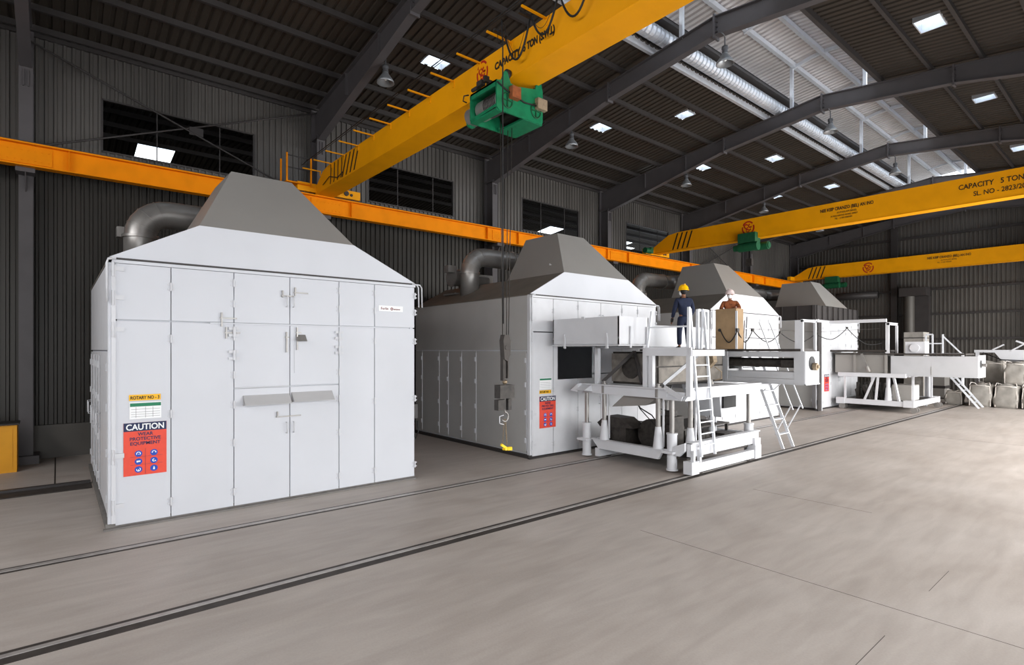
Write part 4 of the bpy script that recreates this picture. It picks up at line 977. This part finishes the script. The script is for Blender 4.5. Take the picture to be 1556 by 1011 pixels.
# ------------------------------------------------------------ far carriage
t = thing('mould_carriage', (33.5, 9.5, 0), 'far white mould carriage on castors with a long grey-white arm box', 'machine', 'mould carriages')
B = lambda nm, mb, m, p=None: mb.build(nm, m, p or t)
x0, x1, y0, y1 = 31.9, 36.6, 7.9, 11.3
B('bed', MB().box(x0, x0+.16, y0, y1, .3, .56).box(x0, x1, y0, y0+.16, .3, .56).box(x1-.16, x1, y0, y1, .3, .56).box(x0, x1, y1-.16, y1, .3, .56).box(x0-.03, x0+.4, y0-.04, y0+.4, .28, .6).box(x0-.03, x0+.3, y1-.4, y1, .28, .6).box(x1-.3, x1+.03, y0-.04, y0+.3, .28, .6), machine_w)
B('bed_plate', MB().box(x0+.1, x1-.1, y0+.1, y1-.1, .44, .5), darkm)
for x in (x0+.25, x1-.25):
    for y in (y0+.05, y1-.2):
        for q in (-.16, .16): B('wheel', MB().cyl((x-.04+q, y-.06, .16), (x+.04+q, y-.06, .16), .155, n=18).cyl((x-.05+q, y-.06, .16), (x+.05+q, y-.06, .16), .05, n=10), galv)
for a, b in (((x0+.1, y1-.4, .56), (x0+.1, y1-.4, 1.75)), ((x0+.1, 8.5, .56), (x0+.2, 8.75, 1.75)), ((x0+.1, 10.0, .56), (x0+.1, 9.55, 1.75)), ((x0+.1, 9.5, .56), (x0+.1, 9.4, 1.75)), ((x1-.6, 8.1, .56), (x1-.6, 8.1, 1.9)), ((x0+.6, 8.05, .56), (x0+.6, 8.05, 1.9)), ((x1-.2, y1-.3, .56), (x1-.2, y1-.3, 1.8))):
    B('post', MB().bar(a, b, .09), machine_w)
B('jack', MB().cyl((x0+.25, 9.0, .56), (x0+.25, 9.0, 1.2), .16, .11, n=16).cyl((x0+.25, 9.0, 1.2), (x0+.25, 9.0, 1.8), .09, n=14), machine_w)
B('jack', MB().cyl((x1-.3, 8.3, .56), (x1-.3, 8.3, 1.8), .15, n=16), machine_w)
B('frame_beam', MB().box(x0-.05, x0+.2, 8.2, 11.2, 1.72, 1.92), machine_w)
B('frame_beam', MB().box(x0+.2, x1, 8.1, 8.3, 1.75, 1.9), machine_w)
B('frame_beam', MB().box(x0+.2, x1, 10.9, 11.1, 1.75, 1.9), machine_w)
c = B('cabinet', MB().box(x0+.5, x0+1.8, 8.1, 8.9, .56, 1.35), greyhood)
MB().box(x0+.55, x0+1.75, 8.08, 8.1, .62, 1.3).build('cabinet_door', machine_w, c)
m = MB()
for i in range(14):
    x = random.uniform(x0+.4, x1-.6); y = random.uniform(9.1, 10.9); r = random.uniform(.06, .22); m.cyl((x, y, .5), (x+random.uniform(-.3, .3), y+random.uniform(-.3, .3), random.uniform(.8, 1.5)), r, n=10)
B('pump_set', m, darkm)
B('arm_box', MB().box(x0+.1, x0+1.55, 5.5, 8.85, 1.85, 2.8).box(x0+.05, x0+1.6, 5.5, 8.85, 1.82, 1.86), armshade)
B('arm_seam', MB().box(x0+.09, x0+.1, 7.2, 7.22, 1.9, 2.3), greyhood)
e = B('arm_end_plate', MB().box(x0+.1, x0+1.55, 5.46, 5.5, 1.82, 2.85), machine_w)
MB().cyl((x0+.5, 5.44, 2.45), (x0+.5, 5.46, 2.45), .19, n=20).build('bearing_opening', rubber, e)
MB().cyl((x0+.75, 5.3, 2.4), (x0+.75, 5.46, 2.4), .08, n=12).build('shaft', galv, e)
B('rear_body', MB().box(x0+.15, x0+1.5, 9.1, 11.4, 1.9, 2.95).box(x0+.05, x0+.15, 9.0, 9.1, 1.9, 3.0).box(x0+.05, x0+.15, 10.4, 10.5, 1.9, 3.0), greyhood)
B('ram', MB().bar((x0-.02, 10.1, 2.9), (x0-.05, 9.75, 2.0), .09).cyl((x0-.04, 9.85, 2.25), (x0-.05, 9.75, 1.98), .09, n=10), galv)
B('deck', MB().box(x0, x0+1.7, 5.9, 11.4, 2.86, 2.93).box(x0, x0+1.6, 9.0, 13.0, 3.0, 3.1), darkr)
m = MB().box(x0, x0+.1, 8.9, 9.05, 2.9, 4.45).box(x0+1.35, x0+1.45, 8.9, 9.0, 2.9, 4.45).box(x0, x0+1.45, 8.9, 9.0, 4.35, 4.48)
B('portal_frame', m, machine_w)
B('overhead_beam', MB().box(x0-.1, x0+.06, 9.0, 12.4, 4.5, 4.66), machine_w)
B('drive_box', MB().box(x0+.3, x0+1.0, 7.5, 8.3, 2.93, 3.5).cyl((x0+.2, 7.9, 3.2), (x0+.3, 7.9, 3.2), .2, n=14), machine_w)
t = thing('control_cabin', (37.0, 8.7, 2.9), 'grey box cabin behind the far carriage, beside short white handrails', 'cabin')
MB().box(37.0, 38.2, 8.7, 9.6, 0, 4.1).build('body', bagm, t); MB().box(36.97, 38.25, 8.66, 9.64, 3.75, 3.8).build('band', darkst, t)
t = thing('guard_frame', (36.9, 8.3, 2.9), 'short white handrails right of the far grey cabin', 'railing')
m = MB()
for y in (8.55, 8.25, 7.8): m.bar((36.9, y, 2.9), (36.9, y, 3.95), .07)
m.bar((36.9, 8.55, 3.95), (36.9, 8.25, 3.95), .07).bar((36.9, 8.55, 3.45), (36.9, 7.8, 3.45), .06).bar((36.9, 7.8, 3.85), (36.9, 7.0, 2.9), .06).box(36.85, 36.95, 6.9, 8.6, 2.85, 2.92).box(36.85, 36.95, 8.5, 8.6, 0, 2.9).box(36.85, 36.95, 6.9, 7.0, 1.2, 2.9)
m.build('rail_frame', aluw, t)
stair(37.3, 38.3, 6.35, 7.7, 1.85, 'small far access stair in front of the grey bulk bags', False, 6)
# gantry arm at the far right
t = thing('gantry_arm', (41, 4.5, 3.0), 'white horizontal arm with struts above the bulk bags at the right edge', 'machine')
m = MB().box(41.0, 41.25, 2.5, 7.2, 2.95, 3.1); m.build('beam', machine_w, t)
MB().bar((41.0, 4.3, 3.1), (41.0, 5.4, 3.6), .09).bar((41.0, 5.6, 3.05), (41.0, 4.6, 3.75), .07).bar((41.0, 6.4, 3.1), (41.0, 5.9, 3.4), .07).build('strut', machine_w, t)
MB().box(41.0, 41.2, 4.25, 4.4, 2.6, 4.6).build('mast', machine_w, t)
MB().prism([(6.3, 2.95), (6.0, 2.5), (5.2, 2.45), (4.6, 2.95)], 'X', 41.0, 42.0).build('hopper', machine_w, t)
MB().box(41.05, 41.2, 2.6, 2.75, 0, 2.95).box(41.05, 41.2, 7.0, 7.15, 0, 2.95).build('leg', machine_w, t)
MB().tube([(40.9, 6.8, 2.95), (40.9, 6.0, 2.55), (40.9, 5.0, 2.5), (40.9, 4.2, 2.85)], .03, n=6).build('hose', rubber, t)

# open door leaf at the farthest oven
t = thing('door_leaf', (29.75, 11.3, 0), 'dark narrow door leaf standing at the near corner of the farthest oven', 'door')
MB().box(29.55, 29.98, 11.3, 11.36, 0, 4.5).build('panel', darkst, t); MB().box(29.92, 29.98, 11.26, 11.3, 0, 2.9).build('edge_strip', machine_w, t)
# bulk bags
import bmesh
def bag(x, y, z, sx, sy, sz, label, seed, grp='grey bulk bags'):
    t = thing('bulk_bag', (x, y, z), label, 'bag', grp)
    bm = bmesh.new(); bmesh.ops.create_cube(bm, size=1); bmesh.ops.subdivide_edges(bm, edges=bm.edges[:], cuts=6, use_grid_fill=True)
    rnd = random.Random(seed)
    ph = [rnd.uniform(0, 6) for _ in range(6)]
    for v in bm.verts:
        c = v.co; r = math.sqrt((abs(c.x)*2)**6+(abs(c.y)*2)**6)**(1/6)
        h = (.5-abs(c.z))*2
        k = .92+.12*math.sin(PI*(c.z+.5))
        corner = (abs(c.x)*2)**4*(abs(c.y)*2)**4
        k *= 1-.09*corner
        nx = c.x*k+.03*math.sin(c.z*9+ph[0]+c.y*7)*c.x*2; ny = c.y*k+.03*math.sin(c.z*8+ph[1]+c.x*6)*c.y*2+.05*math.sin(c.z*3+ph[4])
        nz = c.z-.05*(abs(c.x)**2+abs(c.y)**2)*(1 if c.z > 0 else 0)+(.05*math.sin(c.x*7+ph[2])+.05*math.sin(c.y*8+ph[3]))*(c.z > .4)
        v.co = Vector((x+nx*sx, y+ny*sy, z+(nz+.5)*sz))
    me = bpy.data.meshes.new('sack'); 
    for v in bm.verts: v.co -= Vector((x, y, z))
    for f in bm.faces: f.smooth = True
    bm.to_mesh(me); bm.free(); me.materials.append(bagm)
    o = bpy.data.objects.new('sack', me); COL.objects.link(o); o.parent = t; ORG[o.name] = Vector((x, y, z))
    m = MB()
    for s in (-1, 1):
        yy = y+s*sy*.44
        m.bar((x-sx*.45, yy, z+.05), (x-sx*.49, yy*1.0, z+sz*.5), .02, .035, (0, 1, 0)).bar((x-sx*.49, yy, z+sz*.5), (x-sx*.44, yy-s*.04, z+sz*.93), .02, .035, (0, 1, 0))
        m.tube([(x-sx*.44, yy, z+sz*.95), (x-sx*.35, yy-s*.05, z+sz+.1), (x-sx*.25, yy-s*.2, z+sz+.06), (x-sx*.42, yy-s*.35, z+sz*.94)], .02, n=6)
    m.tube([(x-sx*.46, y-sy*.42, z+sz*.93), (x-sx*.47, y, z+sz*.96), (x-sx*.46, y+sy*.42, z+sz*.93)], .018, n=6)
    m.build('strap', bagl, t)
    return t
low = [(39.1, 6.55, 0, 'grey bulk bag on the floor behind the far access stair'), (39.1, 5.48, 0, 'large grey bulk bag on the floor, middle of the front row'),
       (39.1, 4.4, 0, 'grey bulk bag on the floor cut by the right edge of the picture'), (40.4, 6.4, 0, 'grey bulk bag in the back row behind the stair'), (40.4, 5.2, 0, 'grey bulk bag in the back row, middle'), (40.4, 4.0, 0, 'grey bulk bag in the back row near the right edge')]
for i, (x, y, z, l) in enumerate(low): bag(x, y, z, 1.06, 1.0, 1.22, l, i)
bag(39.2, 5.15, 1.26, .98, .9, 1.15, 'bulk bag stacked on the middle front bag', 11)
bag(39.3, 4.15, 1.26, .98, .85, 1.1, 'bulk bag stacked highest at the right edge', 12)
bag(40.5, 6.2, 1.26, .95, 1.0, 1.15, 'bulk bag stacked at the back behind the stair', 13)
bag(39.4, 7.75, 0, .85, .8, .75, 'small slumped bulk bag left of the others on the floor', 14)
for i, (y, z) in enumerate(((9.6, 0), (9.6, .75), (11.0, 0))):
    t = thing('storage_crate', (43.5, y, z), ('dark grey storage crate near the end wall, lower of two', 'dark grey storage crate near the end wall, upper of two', 'dark grey storage crate near the end wall, standing alone')[i], 'crate')
    MB().box(43.0, 44.2, y-.6, y+.6, z+.02, z+.72).build('crate_body', greyhood, t); MB().box(42.97, 44.23, y-.63, y+.63, z+.66, z+.74).box(42.97, 44.23, y-.63, y+.63, z, z+.08).build('crate_rim', darkst, t)

# ducts and cabinets at the end wall
t = thing('wall_duct', (48.2, 13, 7.3), 'grey duct running along and down the end wall', 'duct')
MB().tube([(48.35, 18.5, 7.35), (48.35, 14.2, 7.35)], .28, n=16).build('horizontal_run', darkst, t)
MB().cyl((47.9, 12.1, 0), (47.9, 12.1, 7.0), .33, n=18).build('vertical_run', endm, t)
MB().box(47.4, 48.6, 11.0, 12.6, 7.0, 7.6).build('plenum', darkst, t)
MB().box(48.2, 48.8, 11.0, 11.9, 0, 7.0).build('casing', darkst, t)
for y in (13.2, 5.5):
    m = MB().box(48.45, 48.75, y-.2, y+.2, 0, zr(y)); tag(m.build('steel_column', darkst), 'dark steel column against the end wall', None, None, 'structure')

# yellow cabinet at the left edge
t = thing('yellow_cabinet', (-1.4, 19, 0), 'yellow metal cabinet on the floor at the left edge, before the wall column', 'cabinet')
MB().box(-2.2, -.78, 18.7, 19.35, .0, 1.2).build('body', yellow_c, t); MB().box(-2.24, -.74, 18.66, 19.39, 1.2, 1.24).build('lid', darkm, t)
MB().box(-2.1, -.86, 18.69, 18.7, .1, 1.12).build('door', yellow_c, t)

# ------------------------------------------------------------ people
def skinned(name, nodes, edges, m, parent, sub=2, root=0):
    me = bpy.data.meshes.new(name); me.from_pydata([n[0] for n in nodes], edges, []); me.update()
    o = bpy.data.objects.new(name, me); COL.objects.link(o)
    sk = o.modifiers.new('s', 'SKIN'); sk.use_smooth_shade = True
    layer = me.skin_vertices[0] if me.skin_vertices else None
    if layer is None:
        bpy.context.view_layer.objects.active = o
        bpy.ops.mesh.customdata_skin_add(); layer = me.skin_vertices[0]
    for i, n in enumerate(nodes):
        r = n[1]; layer.data[i].radius = (r, r) if not isinstance(r, tuple) else r
        layer.data[i].use_root = (i == root)
    ss = o.modifiers.new('u', 'SUBSURF'); ss.levels = sub; ss.render_levels = sub
    dg = bpy.context.evaluated_depsgraph_get(); dg.update()
    nm = bpy.data.meshes.new_from_object(o.evaluated_get(dg)); nm.materials.clear(); nm.materials.append(m)
    for p in nm.polygons: p.use_smooth = True
    o.modifiers.clear(); o.data = nm; bpy.data.meshes.remove(me)
    nm.name = name; o.parent = parent; ORG[o.name] = origin(parent)
    return o
def person(loc, rz, label, arms, suit, trousers, glove=None, helmet=helm_y, mask=False, head_turn=0.0):
    t = thing('person', loc, label, 'person'); t.rotation_euler = (0, 0, rz); ORG[t.name] = Vector((0, 0, 0))
    # joints: facing +y, z up, feet at 0
    N = []; E = []
    def add(p, r, par=None):
        N.append((p, r)); 
        if par is not None: E.append((par, len(N)-1))
        return len(N)-1
    pel = add((0, 0, .93), .09); sp = add((0, -.01, 1.1), .09, pel); chs = add((0, -.01, 1.3), .1, sp); nk0 = add((0, 0, 1.43), .06, chs); nk = add((0, .01, 1.48), .05, nk0)
    hb = add((0, .02, 1.54), .07, nk); hm = add((0, .02, 1.61), (.078, .095), hb); ht = add((0, .01, 1.68), .07, hm)
    nose = add((0, .125, 1.585), .012, hm)
    for s in (-1, 1):
        add((s*.088, .01, 1.6), .014, hm)
        hip = add((s*.09, 0, .86), .06, pel); kn = add((s*.12, .02, .48), .055, hip); an = add((s*.13, -.02, .09), .036, kn); add((s*.14, .1, .035), .035, an)
        sh, el, wr, hd, curl = arms[0 if s < 0 else 1]
        a = add(sh, .045, chs); b = add(el, .036, a); c = add(wr, .027, b)
        wv = Vector(wr); hv = Vector(hd); d = (hv-wv).normalized()
        side = d.cross(Vector((0, 1, 0)) if abs(d.y) < .8 else Vector((0, 0, 1))).normalized(); fw = side.cross(d).normalized()
        palm = add(tuple(wv+d*.055), (.034, .018), c)
        for i in range(4):
            off = (i-1.5)*.02; L = (.075, .085, .08, .06)[i]
            k0 = add(tuple(wv+d*.1+fw*off), .010, palm); k1 = add(tuple(wv+d*(.1+L*.55)+fw*off+side*s*curl*.4), .009, k0); add(tuple(wv+d*(.1+L*.85)+fw*off*.9+side*s*curl*1.2), .008, k1)
        th = add(tuple(wv+d*.045+fw*.045), .011, palm); add(tuple(wv+d*.09+fw*.06+side*s*curl*.6), .009, th)
    body = skinned('body', N, E, skin, t, 1)
    # clothing
    def cloth(nm, nodes, edges, m): return skinned(nm, nodes, edges, m, t, 2)
    n = [((0, 0, .90), .155), ((0, -.01, 1.08), .15), ((0, -.01, 1.3), .165), ((0, 0, 1.42), .09), ((0, .0, 1.46), .07)]; e = [(0, 1), (1, 2), (2, 3), (3, 4)]
    for s in (-1, 1):
        sh, el, wr, hd, curl = arms[0 if s < 0 else 1]; k = len(n)
        n += [(sh, .078), (el, .062), (tuple(Vector(wr)*.9+Vector(el)*.1), .048)]; e += [(2, k), (k, k+1), (k+1, k+2)]
    cloth('jacket', n, e, suit)
    n = [((0, 0, .96), .145), ((0, 0, .84), .13)]; e = [(0, 1)]
    for s in (-1, 1):
        k = len(n); n += [((s*.1, 0, .78), .1), ((s*.12, .02, .47), .075), ((s*.13, -.01, .1), .065)]; e += [(1, k), (k, k+1), (k+1, k+2)]
    cloth('trousers', n, e, trousers)
    for s in (-1, 1):
        cloth('boot', [((s*.13, -.04, .06), .05), ((s*.14, .06, .045), .042), ((s*.15, .15, .035), .032)], [(0, 1), (1, 2)], rubber)
        if glove and s < 0:
            sh, el, wr, hd, curl = arms[0]; d = (Vector(hd)-Vector(wr)).normalized()
            cloth('glove', [(tuple(Vector(wr)-d*.03), .034), (tuple(Vector(wr)+d*.05), .045), (tuple(Vector(wr)+d*.13), .036)], [(0, 1), (1, 2)], rubber)
    c = (0, .01, 1.655)
    hm_ = MB().lathe([(.001, .15), (.055, .143), (.1, .112), (.13, .062), (.138, .0), (.152, -.005), (.152, -.018), (.13, -.012), (.11, .05), (.001, .12)], c, 24)
    hm_.prism([(-.09, 1.655), (-.07, 1.65), (.07, 1.65), (.09, 1.655), (.08, 1.665), (-.08, 1.665)], 'Y', .11, .19)
    hm_.box(-.014, .014, -.09, .11, 1.785, 1.812)
    hm_.build('helmet', helmet, t)
    MB().sphere((0, -.005, 1.61), .094, sc=(1, 1, 1)).build('hair', hair, t) if not mask else None
    MB().sphere((-.035, .1, 1.63), .011).sphere((.035, .1, 1.63), .011).build('eyes', hair, t)
    MB().sphere((0, .093, 1.545), .02, sc=(1.2, 1, .35)).build('mouth', cloth_brown, t)
    if mask:
        MB().sphere((0, .065, 1.57), .072, sc=(1, 1, 1)).build('dust_mask', maskw, t)
        MB().tube([(.08*math.cos(a), .02+.085*math.sin(a), 1.585) for a in [i*PI/8 for i in range(16)]], .006, n=5, closed=True).build('mask_strap', maskw, t)
    else:
        MB().sphere((-.035, .06, 1.565), .07).build('dust_mask', maskw, t)
    return t
AR = [((-.2, -.01, 1.36), (-.27, .02, 1.08), (-.26, .16, .86), (-.26, .2, .76), .01), ((.2, -.01, 1.36), (.27, -.03, 1.08), (.24, .12, .9), (.2, .2, .86), .02)]
person((13.4, 8.62, 3.12), -math.radians(39.8)+.15, 'person in dark navy coveralls and yellow helmet standing on the deck, back turned', AR, cloth_navy, cloth_navy, True, helm_y)
AR2 = [((-.2, -.0, 1.36), (-.3, .14, 1.16), (-.14, .34, 1.14), (-.04, .4, 1.14), .02), ((.2, 0, 1.36), (.28, .12, 1.14), (.16, .33, 1.12), (.06, .4, 1.12), .02)]
tag(MB().box(16.5, 16.93, 8.78, 9.4, 3.13, 3.25).build('step_box', darkm), 'low dark step under the masked worker behind the tan cabinet', 'step')
person((16.74, 9.07, 3.26), math.radians(118), 'person in pale helmet, white mask and brown shirt leaning behind the tan cabinet', AR2, cloth_brown, cloth_navy, False, helm_w, True)
